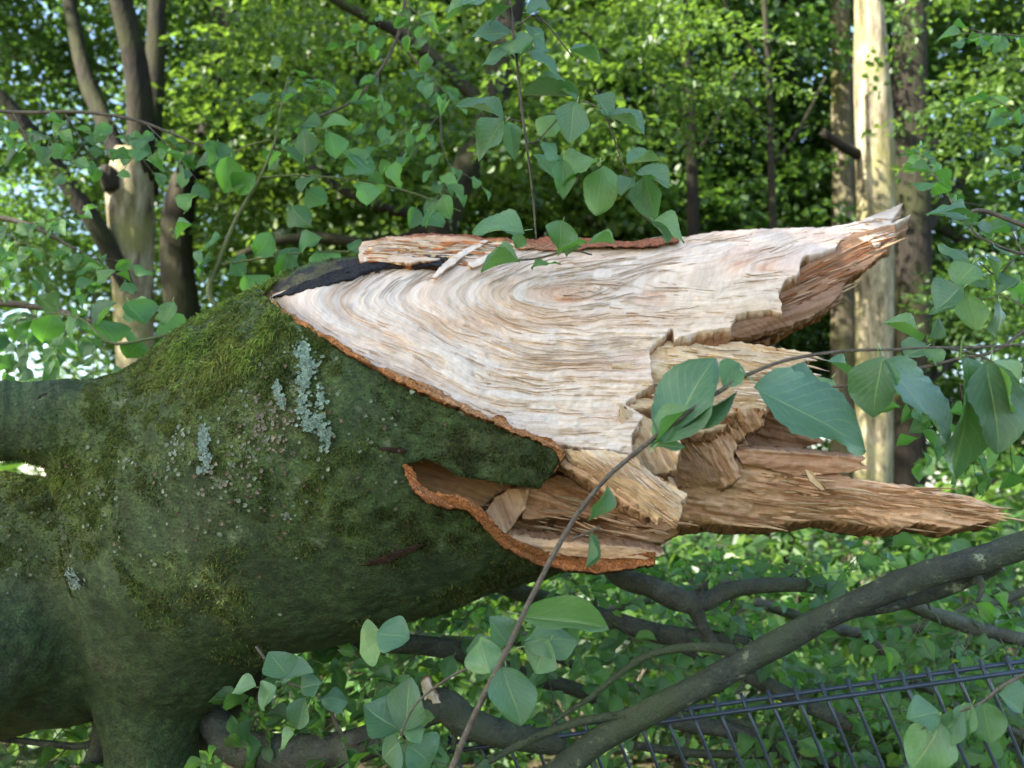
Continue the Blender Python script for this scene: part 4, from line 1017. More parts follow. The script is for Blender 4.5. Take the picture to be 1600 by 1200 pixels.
slivers([(880, 702), (985, 712), (1070, 776), (1056, 816), (1030, 808), (930, 738)], lambda px, py: 2.305 - .0004 * (px - 870) + .02 * np.sin((py - .62 * px) / 13), ring_lin(36, 4, 6), 130, 209, [CREAM, PALE, TAN * 1.2], wid=.9, lift=.006, loose=.4, keep_out=9)
slivers([(975, 634), (1042, 664), (1064, 690), (1054, 735), (1010, 740)], lambda px, py: 2.365 + .03 * np.sin((px - 980) / 18), ring_lin(60, 5, 5), 70, 210, [CREAM, PALE, TAN], wid=.9, lift=.006, loose=.5, keep_out=9)
#--PART4
# ------------------------------------------------------------------ leaves that can be picked apart
def leaf_mesh(name, nv, nu, mat, curl=.15, fold=.12, wave=.03, pleat=.0, seed=0, bite=0.0, stalk=.14):
    g = np.random.default_rng(seed)
    v = np.linspace(0, 1, nv + 1); u = np.linspace(-1, 1, nu + 1)
    Vv, U = np.meshgrid(v, u, indexing='ij')
    w = .34 * np.sin(np.pi * Vv ** .90) ** .86 * (1 - .06 * Vv)
    w[0] = .006; w[-1] = .002
    ph = g.uniform(0, 6)
    edge = 1 + .035 * np.sin(Vv * (13 if nv > 10 else 26) + ph + U) * (np.abs(U) > .9)
    X = U * w * edge * (1 + bite * noise3(Vv * 4 + seed, U, 0, seed))
    X = X + .05 * np.sin(Vv * 3 + ph)
    Y = Vv
    Z = fold * np.abs(U) * w * 2 - curl * Vv ** 2 + wave * np.sin(Vv * 9 + ph + U) * np.abs(U) ** 1.5
    if pleat: Z = Z + pleat * np.sin((Vv - .42 * np.abs(U) * .5) * 8.5 * 2 * np.pi) * np.abs(U) * w * 3
    Y = Y * (1 - curl * .15)
    P = np.stack([X, Y, Z], -1).reshape(-1, 3)
    i, j = np.meshgrid(np.arange(nv), np.arange(nu), indexing='ij'); k = nu + 1
    F = np.stack([i * k + j, i * k + j + 1, (i + 1) * k + j + 1, (i + 1) * k + j], -1).reshape(-1, 4)
    uv = np.stack([U, Vv], -1).reshape(-1, 2)
    s = .010                                           # leaf stalk
    st = np.array([(-s, -stalk, stalk * .3), (s, -stalk, stalk * .3), (s, .01, 0), (-s, .01, 0)])
    n = len(P)
    P = np.vstack([P, st]); uv = np.vstack([uv, np.zeros((4, 2))])
    return mesh_np(name, P, np.vstack([F, [[n, n + 1, n + 2, n + 3]]]), [mat], uv=uv)

LEAF = [leaf_mesh('leaf_%d' % i, 6, 4, M['leaf'], curl=c, fold=f, wave=w, seed=i, bite=.12) for i, (c, f, w) in enumerate([(.10, .20, .06), (.30, .35, .07), (.02, .55, .06), (.20, -.25, .08), (.42, .15, .10), (.25, .7, .08)])]
NEAR = [leaf_mesh('near_leaf_%d' % i, 24, 12, M['leaf_near'], curl=c, fold=f, wave=w, pleat=.014, seed=20 + i, bite=.05) for i, (c, f, w) in enumerate([(.08, .16, .045), (.22, .3, .06), (.05, .5, .05), (.3, -.15, .07), (.34, .4, .08)])]

def put_leaf(parent, me, base, tip, nrm, wide=1.0):
    base = np.asarray(base, float); tip = np.asarray(tip, float)
    y = tip - base; L = np.linalg.norm(y); y = y / L
    x = np.cross(y, nrm); x /= np.linalg.norm(x) + 1e-9
    z = np.cross(x, y)
    pl = np.array(parent.location) if parent.parent is None else np.zeros(3)
    m = np.eye(4); m[:3, 0] = x * L * wide; m[:3, 1] = y * L; m[:3, 2] = z * L; m[:3, 3] = base - pl
    o = bpy.data.objects.new('leaf', me); COL.objects.link(o); o.parent = parent
    o.matrix_local = Matrix(m.tolist())
    return o

TOCAM = np.array((0.0, -0.62, 0.78))
def leaf_px(parent, bx, by, tx, ty, d, w=None, tilt=(0, 0), dd=0.0, me=None, set_=None, grow=1.0):
    """leaf traced from base to tip pixel at depth d; tilt turns its face (right, up)"""
    tx = bx + (tx - bx) * grow; ty = by + (ty - by) * grow
    b = PP(bx, by, d); t = PP(tx, ty, d + dd)
    n = TOCAM + np.array((tilt[0], 0, tilt[1]))
    L = math.hypot(tx - bx, ty - by)
    xv = unit(np.cross(t - b, n))
    ws = 1.0 if w is None else w / (L * .62) / max(.55, math.sqrt(max(0, 1 - float(xv @ FWD) ** 2)))
    s = set_ or LEAF
    return put_leaf(parent, me or random.choice(s), b, t, n, ws)

G = np.random.default_rng(123)
def spray(parent, p0, p1, leaf=.070, gap=.050, nside=4, slen=.22, droop=.12, up=None, mat='twig', r=.0022, nmax=60, jit=.5):
    p0 = np.asarray(p0, float); p1 = np.asarray(p1, float)
    D = p1 - p0; L = np.linalg.norm(D); T = D / L
    up = unit(np.array((0, -.35, .9)) + G.normal(0, .28, 3)) if up is None else np.asarray(up, float)
    S = unit(np.cross(up, T)); up = np.cross(T, S)
    def path(a, b, sag, n=5):
        t = np.linspace(0, 1, n)[:, None]
        return a + (b - a) * t + np.array((0, 0, -1)) * sag * (t ** 2) + S * (.03 * np.sin(t * 4 + G.uniform(0, 6))) * np.linalg.norm(b - a) * t
    mains = [path(p0, p1, droop * L)]
    for i in range(nside):
        f = (i + .6) / (nside + .4) * .85
        k = mains[0]; q = k[0] + (k[-1] - k[0]) * f
        idx = f * (len(k) - 1); a = int(idx); q = k[a] + (k[min(a + 1, len(k) - 1)] - k[a]) * (idx - a)
        sd = 1 if i % 2 else -1
        d = unit(T * .8 + S * sd * G.uniform(.6, 1.1) + up * G.normal(0, .15))
        l = slen * G.uniform(.6, 1.2) * (1 - .4 * f)
        mains.append(path(q, q + d * l, droop * l, 4))
    cnt = 0
    for w, pth in enumerate(mains):
        rr = np.linspace(r if w == 0 else r * .6, r * .35, len(pth))
        tw = tube('twig', np.column_stack([pth, rr]), M[mat], parent, sides=5, step=.03)
        l = np.linalg.norm(np.diff(pth, axis=0), axis=1).sum()
        n = max(2, int(l / gap))
        for q in range(n):
            if cnt >= nmax: break
            f = (q + .7) / n * (len(pth) - 1); a = min(int(f), len(pth) - 2)
            b = pth[a] + (pth[a + 1] - pth[a]) * (f - a)
            t = unit(pth[a + 1] - pth[a]); s = unit(np.cross(up, t))
            sd = 1 if q % 2 else -1
            d = unit(t * G.uniform(.2, .8) + s * sd + up * G.normal(0, .2) + G.normal(0, jit * .5, 3) + np.array((0, 0, -.35)))
            if q == n - 1: d = unit(t + G.normal(0, .2, 3))
            nn = unit(up + G.normal(0, jit * .7, 3))
            L_ = leaf * G.uniform(.65, 1.2)
            put_leaf(tw, LEAF[G.integers(len(LEAF))], b + d * L_ * .14, b + d * L_ * 1.1, nn, G.uniform(.85, 1.15)); cnt += 1

def sp(parent, x0, y0, d0, x1, y1, d1, **k): spray(parent, PP(x0, y0, d0), PP(x1, y1, d1), **k)

# (random stream for foliage is G)
# --- wire fence, leaning under the fallen branches
def fence():
    x0, y0, x1, y1 = 700, 1168, 1640, 1035
    top = lambda x: np.array(PP(x, y0 + (x - x0) * (y1 - y0) / (x1 - x0), 2.62 - .06 * (x - 1150) / 450))
    f = thing('wire_fence', 'dark double-wire mesh fence leaning over at lower right', 'fence', (float(top(1200)[0]), float(top(1200)[1]), 0))
    lean = unit(np.array((.40, .05, -1.0)))
    def rod(nm, a, b, r): return tube(nm, [(*a, r), (*((a + b) / 2), r), (*b, r)], M['fence'], f, sides=6)
    for k in (0, .46, .92):
        for s in (-.0085, .0085):
            o = lean * k + np.array((0, s * 1.0, s * 1.15))
            rod('rail', top(x0) + o, top(x1) + o, .0068)
    x = x0 + 8; i = 0
    while x < x1:
        a = top(x) - lean * .032
        rod('picket', a, a + lean * 1.18, .0050)
        x += 41.5 + .6 * math.sin(i * 2.1); i += 1
fence()

# --- heavy branches of the fallen crown, below and behind the break
def heavy(label, tubes, name='fallen_branch', mat='branch', cat='branch', seed=0, extra=None):
    p = tubes[0][0]
    b = PP(p[0], p[1], p[2])
    t = thing(name, label, cat, b, 'fallen branches around the break')
    for i, rows in enumerate(tubes):
        pxtube('stem' if i == 0 else 'side_branch', rows, M[mat], t, sides=16 if i == 0 else 10, step=.015, wob=.18, seed=seed + i)
        if name == 'fallen_branch':
            for q in range(2 + len(rows) // 3):
                k = G.uniform(0, len(rows) - 1.01); a = int(k); u = k - a
                x_, y_, d_, r_ = (np.array(rows[a]) * (1 - u) + np.array(rows[a + 1]) * u)
                an = G.uniform(0, 2 * math.pi); l_ = r_ * G.uniform(1.3, 3.2)
                pxtube('snag', [(x_, y_, d_, r_ * .34), (x_ + l_ * .6 * math.cos(an), y_ + l_ * .6 * math.sin(an), d_ - .01, r_ * .24), (x_ + l_ * math.cos(an + .3), y_ + l_ * math.sin(an + .3), d_ - .02, r_ * .12)], M[mat], t, sides=7, wob=.2, seed=seed + q)
    return t

LB = heavy('thick lichen-speckled branch crossing the wire fence diagonally at lower right',
     [[(1720, 800, 2.25, 20.2), (1600, 852, 2.3, 20.9), (1500, 885, 2.32, 22.4), (1400, 915, 2.35, 20.2), (1300, 960, 2.38, 19.4), (1200, 1015, 2.4, 20.2), (1120, 1060, 2.42, 20.9), (1020, 1112, 2.45, 20.2), (940, 1160, 2.48, 20.2), (860, 1220, 2.5, 20.9), (760, 1300, 2.5, 21.6)],
      [(1010, 1110, 2.45, 9.0), (960, 1118, 2.46, 6.7), (900, 1130, 2.48, 6.7), (840, 1150, 2.5, 6.7), (780, 1180, 2.5, 6.0), (720, 1215, 2.5, 5.3)],
      [(1150, 1040, 2.42, 6.7), (1142, 1018, 2.44, 9.7), (1080, 1012, 2.46, 7.5), (1010, 1024, 2.48, 6.0), (960, 1060, 2.5, 5.3), (920, 1092, 2.5, 4.5), (860, 1130, 2.5, 3.0)],
      [(1560, 880, 2.34, 15.0), (1480, 920, 2.40, 12.0), (1400, 945, 2.42, 10.5), (1330, 960, 2.42, 6.0)]], mat='branch_lichen', seed=3)
FB = heavy('dark forked branch just below the hanging bark lip',
     [[(930, 850, 3.0, 18), (965, 898, 2.95, 16), (1010, 915, 2.9, 17), (1060, 935, 2.9, 18), (1095, 942, 2.9, 16), (1150, 920, 2.92, 13), (1230, 912, 2.95, 12), (1300, 922, 3.0, 10), (1335, 938, 3.0, 5)],
      [(1080, 935, 2.9, 17), (1092, 965, 2.9, 11), (1105, 990, 2.9, 8), (1120, 1008, 2.9, 6)]], mat='branch', seed=7)
MB_ = heavy('long dark branch emerging from under the trunk towards the fence',
     [[(760, 905, 3.1, 12), (800, 920, 3.1, 13), (860, 940, 3.1, 14), (960, 970, 3.1, 15), (1040, 992, 3.1, 15), (1130, 1000, 3.1, 12), (1200, 1010, 3.15, 8)],
      [(990, 985, 3.1, 7), (1060, 1010, 3.1, 6), (1120, 1050, 3.1, 5)]], seed=11)
NB = heavy('arched dark branch hanging below the middle of the trunk',
     [[(470, 1000, 2.95, 14), (520, 1004, 2.95, 14), (600, 1003, 2.95, 15), (680, 1010, 2.95, 15), (740, 1028, 2.95, 15), (820, 1055, 3.0, 13), (890, 1076, 3.0, 12), (940, 1095, 3.0, 11), (980, 1115, 3.0, 9)]], seed=13)
KB = heavy('grey branch with pale snapped stub at the bottom, left of the twig',
     [[(285, 1095, 2.78, 26), (325, 1118, 2.76, 24), (365, 1165, 2.72, 30), (430, 1176, 2.66, 28), (520, 1172, 2.62, 27), (580, 1155, 2.6, 27), (640, 1120, 2.6, 26), (690, 1104, 2.6, 26), (725, 1130, 2.6, 25), (790, 1150, 2.62, 22), (880, 1165, 2.66, 16)]], seed=17)
slab('snapped_stub', [(658, 1066), (668, 1060), (676, 1078), (688, 1098), (664, 1100), (662, 1086)], lambda px, py: 2.56 + 0 * px, .03, (0, .9, .2), ring_lin(70, 2, 30), flat(PALE, CREAM, .5), seed=40, jag=1.5, parent=KB)
RB = heavy('dark branch running behind the fence pickets at lower right',
     [[(1010, 1110, 3.0, 14), (1060, 1128, 3.0, 14), (1130, 1140, 3.0, 13), (1200, 1160, 3.0, 13), (1290, 1180, 3.0, 12), (1380, 1215, 3.0, 12)],
      [(1160, 1050, 2.95, 12), (1220, 1080, 2.95, 13), (1300, 1120, 2.95, 12), (1350, 1145, 2.95, 8)],
      [(990, 1165, 3.0, 7), (1100, 1178, 3.0, 7), (1250, 1180, 3.0, 5)]], seed=19)
HB = heavy('curved dark branch under the trunk fork at bottom left',
     [[(160, 1110, 2.85, 15), (158, 1150, 2.85, 15), (140, 1200, 2.85, 16), (115, 1260, 2.85, 16)],
      [(-30, 1152, 2.9, 5), (40, 1158, 2.9, 5), (110, 1165, 2.9, 6), (160, 1160, 2.9, 7)],
      [(430, 1040, 2.95, 40), (360, 1090, 2.95, 38), (300, 1150, 2.95, 36)]], seed=23)
QB = heavy('mossy branch lit in patches low at the right edge',
     [[(1400, 935, 2.9, 9), (1450, 955, 2.95, 11), (1500, 975, 3.0, 12), (1560, 990, 3.0, 11), (1640, 1010, 3.0, 11)]], seed=29)

# sprays of leaves on them
for (x0, y0, d0, x1, y1, d1) in [(480, 1010, 2.95, 380, 1130, 2.7), (540, 1005, 2.95, 470, 1130, 2.75), (600, 1005, 2.95, 560, 930, 3.0), (640, 1005, 2.95, 700, 900, 3.1), (660, 1012, 2.95, 560, 1120, 2.7),
                                 (700, 1020, 2.95, 690, 1160, 2.7), (780, 1045, 3.0, 870, 980, 2.9), (820, 1055, 3, 900, 1160, 2.8), (560, 1004, 2.95, 640, 1100, 2.6)]:
    sp(NB, x0, y0, d0, x1, y1, d1, nmax=30)
for (x0, y0, d0, x1, y1, d1) in [(800, 920, 3.1, 700, 960, 3.0), (860, 940, 3.1, 950, 900, 3.2), (900, 955, 3.1, 830, 1050, 2.8), (960, 970, 3.1, 1060, 1060, 2.9), (1040, 992, 3.1, 1150, 950, 3.3), (1000, 985, 3.1, 930, 1080, 2.9), (1130, 1000, 3.1, 1260, 1030, 3.0)]:
    sp(MB_, x0, y0, d0, x1, y1, d1, nmax=30)
for (x0, y0, d0, x1, y1, d1) in [(1010, 915, 2.95, 940, 860, 3.3), (1060, 935, 2.95, 1030, 860, 3.4), (1150, 920, 2.95, 1130, 850, 3.3), (1230, 912, 2.95, 1280, 850, 3.2), (1300, 922, 3.0, 1330, 870, 2.9), (1300, 922, 3.0, 1380, 980, 3.0), (1100, 960, 2.9, 1190, 960, 3.2)]:
    sp(FB, x0, y0, d0, x1, y1, d1, nmax=30)
for (x0, y0, d0, x1, y1, d1) in [(1060, 1128, 3.0, 1000, 1060, 3.1), (1130, 1140, 3.0, 1230, 1070, 3.1), (1200, 1160, 3.0, 1120, 1210, 2.8), (1220, 1080, 2.95, 1330, 1050, 3.0), (1300, 1120, 2.95, 1420, 1090, 3.0), (1290, 1180, 3.0, 1400, 1150, 2.9), (1380, 1215, 3.0, 1480, 1150, 3.1), (1250, 1090, 3, 1200, 1180, 2.9), (1350, 1145, 3, 1300, 1210, 2.8)]:
    sp(RB, x0, y0, d0, x1, y1, d1, nmax=30)
for (x0, y0, d0, x1, y1, d1) in [(1450, 955, 2.95, 1400, 1040, 2.9), (1480, 965, 3, 1560, 900, 3.2), (1500, 975, 3.0, 1480, 1060, 2.9), (1560, 990, 3.0, 1600, 1080, 2.8), (1600, 1000, 3.0, 1540, 1120, 2.7), (1440, 950, 3.0, 1400, 860, 3.2), (1540, 985, 3, 1590, 930, 3.3), (1620, 1005, 3.0, 1580, 1190, 2.8), (1520, 980, 3.0, 1450, 1180, 2.8)]:
    sp(QB, x0, y0, d0, x1, y1, d1, nmax=30)
for (x0, y0, d0, x1, y1, d1) in [(430, 1176, 2.66, 380, 1080, 2.55), (520, 1172, 2.62, 460, 1080, 2.5), (580, 1155, 2.6, 620, 1060, 2.5), (600, 1140, 2.6, 540, 1200, 2.4), (640, 1120, 2.6, 700, 1210, 2.45), (660, 1110, 2.58, 600, 1040, 2.5)]:
    sp(KB, x0, y0, d0, x1, y1, d1, nmax=24, leaf=.075)
for (x0, y0, d0, x1, y1, d1) in [(40, 1158, 2.9, 20, 1220, 2.8), (80, 1162, 2.9, 110, 1120, 3.0), (110, 1165, 2.9, 60, 1210, 2.7), (150, 1180, 2.85, 120, 1230, 2.7)]:
    sp(HB, x0, y0, d0, x1, y1, d1, nmax=20)

DB = heavy('tangle of leafy fallen branches deep under the break',
     [[(420, 960, 4.0, 8), (600, 990, 4.0, 9), (800, 1000, 4.0, 9), (1000, 940, 4.0, 8), (1180, 900, 4.0, 6)], [(800, 1000, 4.0, 8), (950, 1060, 4.0, 7), (1100, 1110, 4.0, 6), (1300, 1180, 4.0, 5)]], seed=71)
for (x0, y0, x1, y1) in [(480, 975, 420, 1060), (560, 985, 620, 930), (640, 992, 600, 1080), (720, 998, 770, 930), (800, 1000, 740, 1090), (860, 985, 910, 920), (900, 1040, 830, 1120), (960, 955, 900, 1000), (1000, 940, 1040, 880), (1050, 925, 1080, 1000), (1120, 910, 1190, 860), (1020, 1085, 960, 1170), (1100, 1110, 1180, 1050), (1200, 1145, 1120, 1190)]:
    sp(DB, x0, y0, 4.0, x1, y1, 3.8 + random.uniform(-.2, .4), nmax=21, leaf=.085, slen=.3)
EB = heavy('tangle of leafy fallen branches behind the fence at far right',
     [[(1180, 940, 4.2, 8), (1350, 990, 4.2, 9), (1500, 960, 4.2, 8), (1660, 900, 4.2, 7)], [(1350, 990, 4.2, 8), (1450, 1080, 4.2, 7), (1600, 1150, 4.2, 6)]], seed=73)
for (x0, y0, x1, y1) in [(1200, 945, 1160, 1010), (1260, 965, 1300, 890), (1320, 985, 1270, 1060), (1380, 1010, 1360, 1100), (1400, 985, 1460, 910), (1460, 970, 1520, 1040), (1520, 955, 1500, 870), (1560, 940, 1620, 1000), (1600, 925, 1570, 860), (1420, 1050, 1340, 1130), (1480, 1090, 1540, 1030), (1520, 1115, 1440, 1180), (1580, 1140, 1620, 1080), (1590, 1150, 1540, 1210)]:
    sp(EB, x0, y0, 4.2, x1, y1, 3.9 + random.uniform(-.2, .4), nmax=21, leaf=.085, slen=.3)

# --- slim branch growing up behind the left end of the break
UB = heavy('slim green-barked branch rising behind the left tip of the break',
     [[(400, 545, 3.1, 5.28), (375, 510, 3.1, 5.28), (350, 488, 3.1, 4.62), (326, 455, 3.1, 4.29), (345, 400, 3.1, 3.30), (372, 335, 3.1, 2.64), (402, 285, 3.1, 2.31), (428, 225, 3.1, 1.98), (440, 165, 3.1, 1.65), (450, 120, 3.1, 1.06)],
      [(356, 492, 3.1, 3.96), (300, 512, 3.08, 2.97), (240, 528, 3.05, 2.31), (175, 536, 3.0, 1.98), (130, 500, 3.0, 1.65), (80, 488, 3.0, 1.32)],
      [(352, 412, 3.1, 1.98), (400, 405, 3.1, 1.72), (470, 395, 3.1, 1.45), (560, 392, 3.1, 1.06)],
      [(402, 278, 3.1, 1.72), (470, 274, 3.1, 1.45), (560, 282, 3.1, 1.32), (640, 300, 3.1, 1.19), (720, 330, 3.1, 0.92)],
      [(424, 218, 3.1, 1.45), (380, 230, 3.1, 1.19), (345, 250, 3.1, 0.92)],
      [(298, 512, 3.08, 1.65), (288, 540, 3.06, 1.19)], [(340, 500, 3.1, 1.32), (330, 530, 3.08, 1.19), (322, 565, 3.05, 0.92)]], name='leafy_branch', mat='twig_green', seed=31)
for (bx, by, tx, ty, w) in [(440, 90, 425, 100, 26), (418, 160, 390, 145, 32), (440, 160, 462, 148, 26), (428, 175, 412, 195, 30), (430, 225, 470, 250, 20), (475, 245, 470, 205, 30), (500, 200, 478, 195, 26), (505, 200, 545, 190, 30), (510, 205, 525, 240, 34),
                            (545, 240, 575, 225, 30), (550, 240, 578, 260, 34), (540, 235, 560, 262, 26), (470, 300, 488, 275, 26), (455, 320, 478, 345, 30), (480, 295, 505, 310, 32), (575, 275, 595, 282, 16), (560, 285, 575, 310, 30), (580, 290, 590, 300, 22),
                            (620, 250, 630, 285, 26), (690, 285, 705, 270, 22), (700, 290, 722, 305, 16), (690, 305, 700, 335, 24), (680, 330, 660, 345, 22), (650, 325, 640, 350, 20), (670, 330, 690, 345, 26), (590, 230, 605, 222, 18),
                            (360, 405, 385, 420, 28), (400, 400, 420, 372, 26), (430, 395, 455, 415, 34), (470, 395, 490, 370, 34), (450, 395, 440, 430, 30), (500, 393, 520, 415, 34), (545, 392, 560, 375, 24), (380, 430, 395, 460, 30), (480, 430, 460, 445, 24),
                            (330, 400, 305, 415, 32), (345, 370, 320, 385, 30), (318, 390, 310, 420, 34), (300, 350, 275, 365, 34), (290, 330, 300, 300, 34), (345, 250, 335, 225, 30), (360, 245, 350, 290, 34), (395, 270, 375, 300, 34), (325, 220, 345, 260, 32), (345, 250, 310, 250, 30),
                            (275, 545, 285, 575, 34), (250, 530, 262, 560, 30), (220, 532, 205, 560, 30), (180, 536, 165, 500, 34), (150, 510, 175, 480, 30), (120, 495, 100, 525, 36), (90, 490, 60, 470, 36), (80, 490, 75, 530, 34), (240, 480, 192, 485, 34), (200, 470, 220, 500, 34), (260, 490, 285, 510, 30), (270, 470, 255, 500, 26)]:
    leaf_px(UB, bx, by, tx, ty, 3.08 + random.uniform(-.06, .06), w * 1.12, (random.uniform(-1, 1), random.uniform(-.7, .5)), dd=random.uniform(-.03, .03), grow=1.25)

LFB = heavy('leafy twig reaching in from the left edge above the trunk',
     [[(-60, 168, 3.2, 3.5), (40, 176, 3.2, 3), (120, 175, 3.2, 2.8), (200, 185, 3.2, 2.4), (260, 205, 3.2, 2), (330, 235, 3.2, 1.6)],
      [(-50, 470, 3.4, 6), (60, 480, 3.4, 5), (140, 500, 3.3, 4), (190, 530, 3.3, 3)], [(-60, 330, 3.5, 5), (40, 350, 3.5, 4), (120, 390, 3.5, 2.5)]], name='leafy_branch', mat='twig', seed=37)
for (x0, y0, d0, x1, y1, d1) in [(20, 175, 3.2, 60, 240, 3.1), (100, 176, 3.2, 150, 240, 3.1), (170, 182, 3.2, 240, 260, 3.1), (230, 195, 3.2, 310, 270, 3.1), (60, 480, 3.4, 40, 560, 3.2), (0, 475, 3.4, 30, 400, 3.3), (100, 490, 3.3, 180, 560, 3.2), (140, 500, 3.3, 150, 430, 3.2), (40, 350, 3.5, 130, 330, 3.4), (100, 380, 3.5, 200, 420, 3.3), (10, 345, 3.5, 50, 420, 3.3), (-20, 475, 3.4, 60, 590, 3.3), (40, 478, 3.4, 130, 580, 3.3)]:
    sp(LFB, x0, y0, d0, x1, y1, d1, nmax=22, slen=.18, nside=3)

# --- twig hanging down in front of the break at the top
HT = heavy('thin twig of broad leaves hanging from the top middle',
     [[(792, -60, 1.95, 2.2), (800, 30, 1.95, 2.2), (808, 100, 1.95, 2.2), (815, 170, 1.95, 2.0), (822, 220, 1.95, 1.9), (832, 300, 1.95, 1.6), (838, 375, 1.95, 1.2)],
      [(808, 40, 1.95, 1.6), (840, 25, 1.95, 1.4), (880, 70, 1.95, 1.2), (895, 90, 1.95, 1)], [(825, 225, 1.95, 1.5), (845, 215, 1.95, 1.2), (900, 160, 1.95, 1.2), (940, 170, 1.95, 1)],
      [(815, 190, 1.95, 1.4), (790, 185, 1.95, 1.2)], [(930, 140, 2.0, 1.6), (950, 190, 2.0, 1.4), (985, 290, 2.0, 1.4), (1000, 330, 2.0, 1.6), (1035, 362, 2.0, 1.2)]], name='leafy_branch', mat='twig', seed=41)
for (bx, by, tx, ty, w, a, b) in [(745, 8, 702, 25, 24, 0, 0), (770, 0, 720, 5, 34, .3, 0), (800, 10, 765, 28, 30, 0, .6), (822, 20, 855, 15, 38, .2, 0), (835, 55, 780, 62, 40, 0, 0), (800, 55, 745, 50, 42, .3, -.2), (795, 85, 758, 95, 34, 0, 0), (812, 95, 830, 55, 44, -.3, .3), (822, 40, 862, 65, 42, 0, -.2), (828, 80, 865, 108, 36, .1, 0), (890, 78, 935, 98, 26, 0, .5),
                                  (788, 183, 726, 155, 36, 0, 0), (790, 190, 744, 232, 40, .2, 0), (792, 190, 805, 240, 24, -.5, 0), (905, 152, 824, 145, 26, 0, .6), (872, 140, 905, 152, 24, 0, .5), (902, 160, 888, 212, 44, 0, 0), (848, 215, 868, 180, 34, .4, 0), (845, 222, 875, 238, 32, .2, 0), (925, 150, 960, 178, 30, -.2, .3), (950, 180, 1000, 205, 34, 0, .2),
                                  (868, 285, 842, 245, 38, 0, .2), (935, 255, 872, 270, 52, .1, .1), (938, 258, 925, 322, 50, -.1, 0), (880, 250, 878, 302, 30, .2, 0), (978, 256, 1025, 250, 30, 0, .7), (990, 280, 970, 300, 22, .3, 0), (995, 270, 1038, 290, 34, .2, 0), (1010, 275, 1018, 338, 38, -.1, -.2), (1022, 345, 1068, 365, 38, .2, .1), (1020, 345, 1040, 375, 30, 0, 0), (820, 360, 748, 352, 44, 0, .2), (880, 345, 872, 382, 44, 0, 0), (815, 365, 808, 385, 20, .4, 0)]:
    leaf_px(HT, bx, by, tx, ty, 1.95 + random.uniform(-.04, .04), w * 1.10, (a + random.uniform(-.4, .4), b + random.uniform(-.3, .2)), dd=random.uniform(-.015, .015), set_=NEAR, grow=1.18)

OT = heavy('loose leafy twigs between the hanging twig and the left trunks',
     [[(640, -60, 3.4, 3), (620, 60, 3.4, 2.6), (560, 150, 3.4, 2.2), (480, 190, 3.4, 1.6)], [(620, 60, 3.4, 2), (680, 140, 3.4, 1.6), (690, 230, 3.4, 1.2)]], name='leafy_branch', mat='twig', seed=45)
for (x0, y0, x1, y1) in [(630, 0, 700, 60), (620, 60, 560, 40), (590, 110, 600, 190), (540, 160, 500, 120), (660, 110, 720, 160), (685, 180, 640, 240), (690, 225, 720, 300), (500, 185, 440, 230)]:
    sp(OT, x0, y0, 3.4, x1, y1, 3.3, nmax=16, slen=.16, nside=3)

# --- fallen leaves and sprig lying on the top of the break
SP = heavy('small leafy sprig lying on top of the torn face', [[(760, 408, 2.62, 1.6), (830, 405, 2.58, 1.6), (890, 392, 2.56, 1.5), (925, 398, 2.56, 1.2)]], name='leafy_sprig', mat='twig', seed=43)
for (bx, by, tx, ty, w) in [(812, 408, 748, 412, 28), (830, 420, 870, 395, 14), (872, 400, 912, 368, 14), (885, 402, 905, 380, 10), (960, 380, 920, 372, 16)]:
    leaf_px(SP, bx, by, tx, ty, 2.56, w, (0, .6))

# --- leafy twigs at the right edge
RT = heavy('leafy twigs at the right edge above the long twig',
     [[(1650, 400, 2.1, 3), (1590, 395, 2.1, 2.4), (1530, 370, 2.1, 2), (1515, 350, 2.1, 1.6)], [(1590, 395, 2.1, 1.8), (1560, 430, 2.1, 1.5), (1530, 410, 2.1, 1.2)],
      [(1660, 470, 2.1, 3), (1560, 545, 2.05, 2.4), (1500, 560, 2.05, 2.4), (1420, 580, 2.05, 3), (1340, 600, 2.05, 2), (1240, 610, 2.1, 2)], [(1660, 380, 2.2, 4), (1540, 330, 2.2, 3.5), (1500, 345, 2.2, 2)]], name='leafy_branch', mat='twig', seed=47)
for (bx, by, tx, ty, w, a, b) in [(1520, 348, 1458, 330, 26, 0, .5), (1522, 342, 1486, 318, 22, 0, .5), (1525, 350, 1552, 372, 24, .3, 0), (1518, 408, 1482, 376, 28, 0, .3), (1520, 412, 1498, 440, 34, 0, 0), (1550, 385, 1580, 400, 30, 0, .3), (1540, 400, 1565, 440, 34, .3, 0), (1505, 450, 1465, 475, 36, -.3, 0), (1516, 460, 1522, 510, 38, 0, 0), (1560, 470, 1572, 520, 34, .2, 0),
                                  (1440, 535, 1390, 505, 34, 0, .2), (1450, 525, 1475, 500, 26, .6, 0), (1450, 540, 1420, 550, 30, 0, .4), (1445, 545, 1465, 570, 28, 0, 0), (1595, 440, 1560, 455, 30, 0, .3), (1290, 610, 1240, 575, 40, 0, .4), (1300, 590, 1262, 620, 34, 0, .2), (1330, 590, 1300, 565, 26, 0, .3)]:
    leaf_px(RT, bx, by, tx, ty, 2.1 + random.uniform(-.05, .05), w * 1.10, (a + random.uniform(-.4, .4), b + random.uniform(-.3, .2)), dd=random.uniform(-.015, .015), set_=NEAR, grow=1.18)
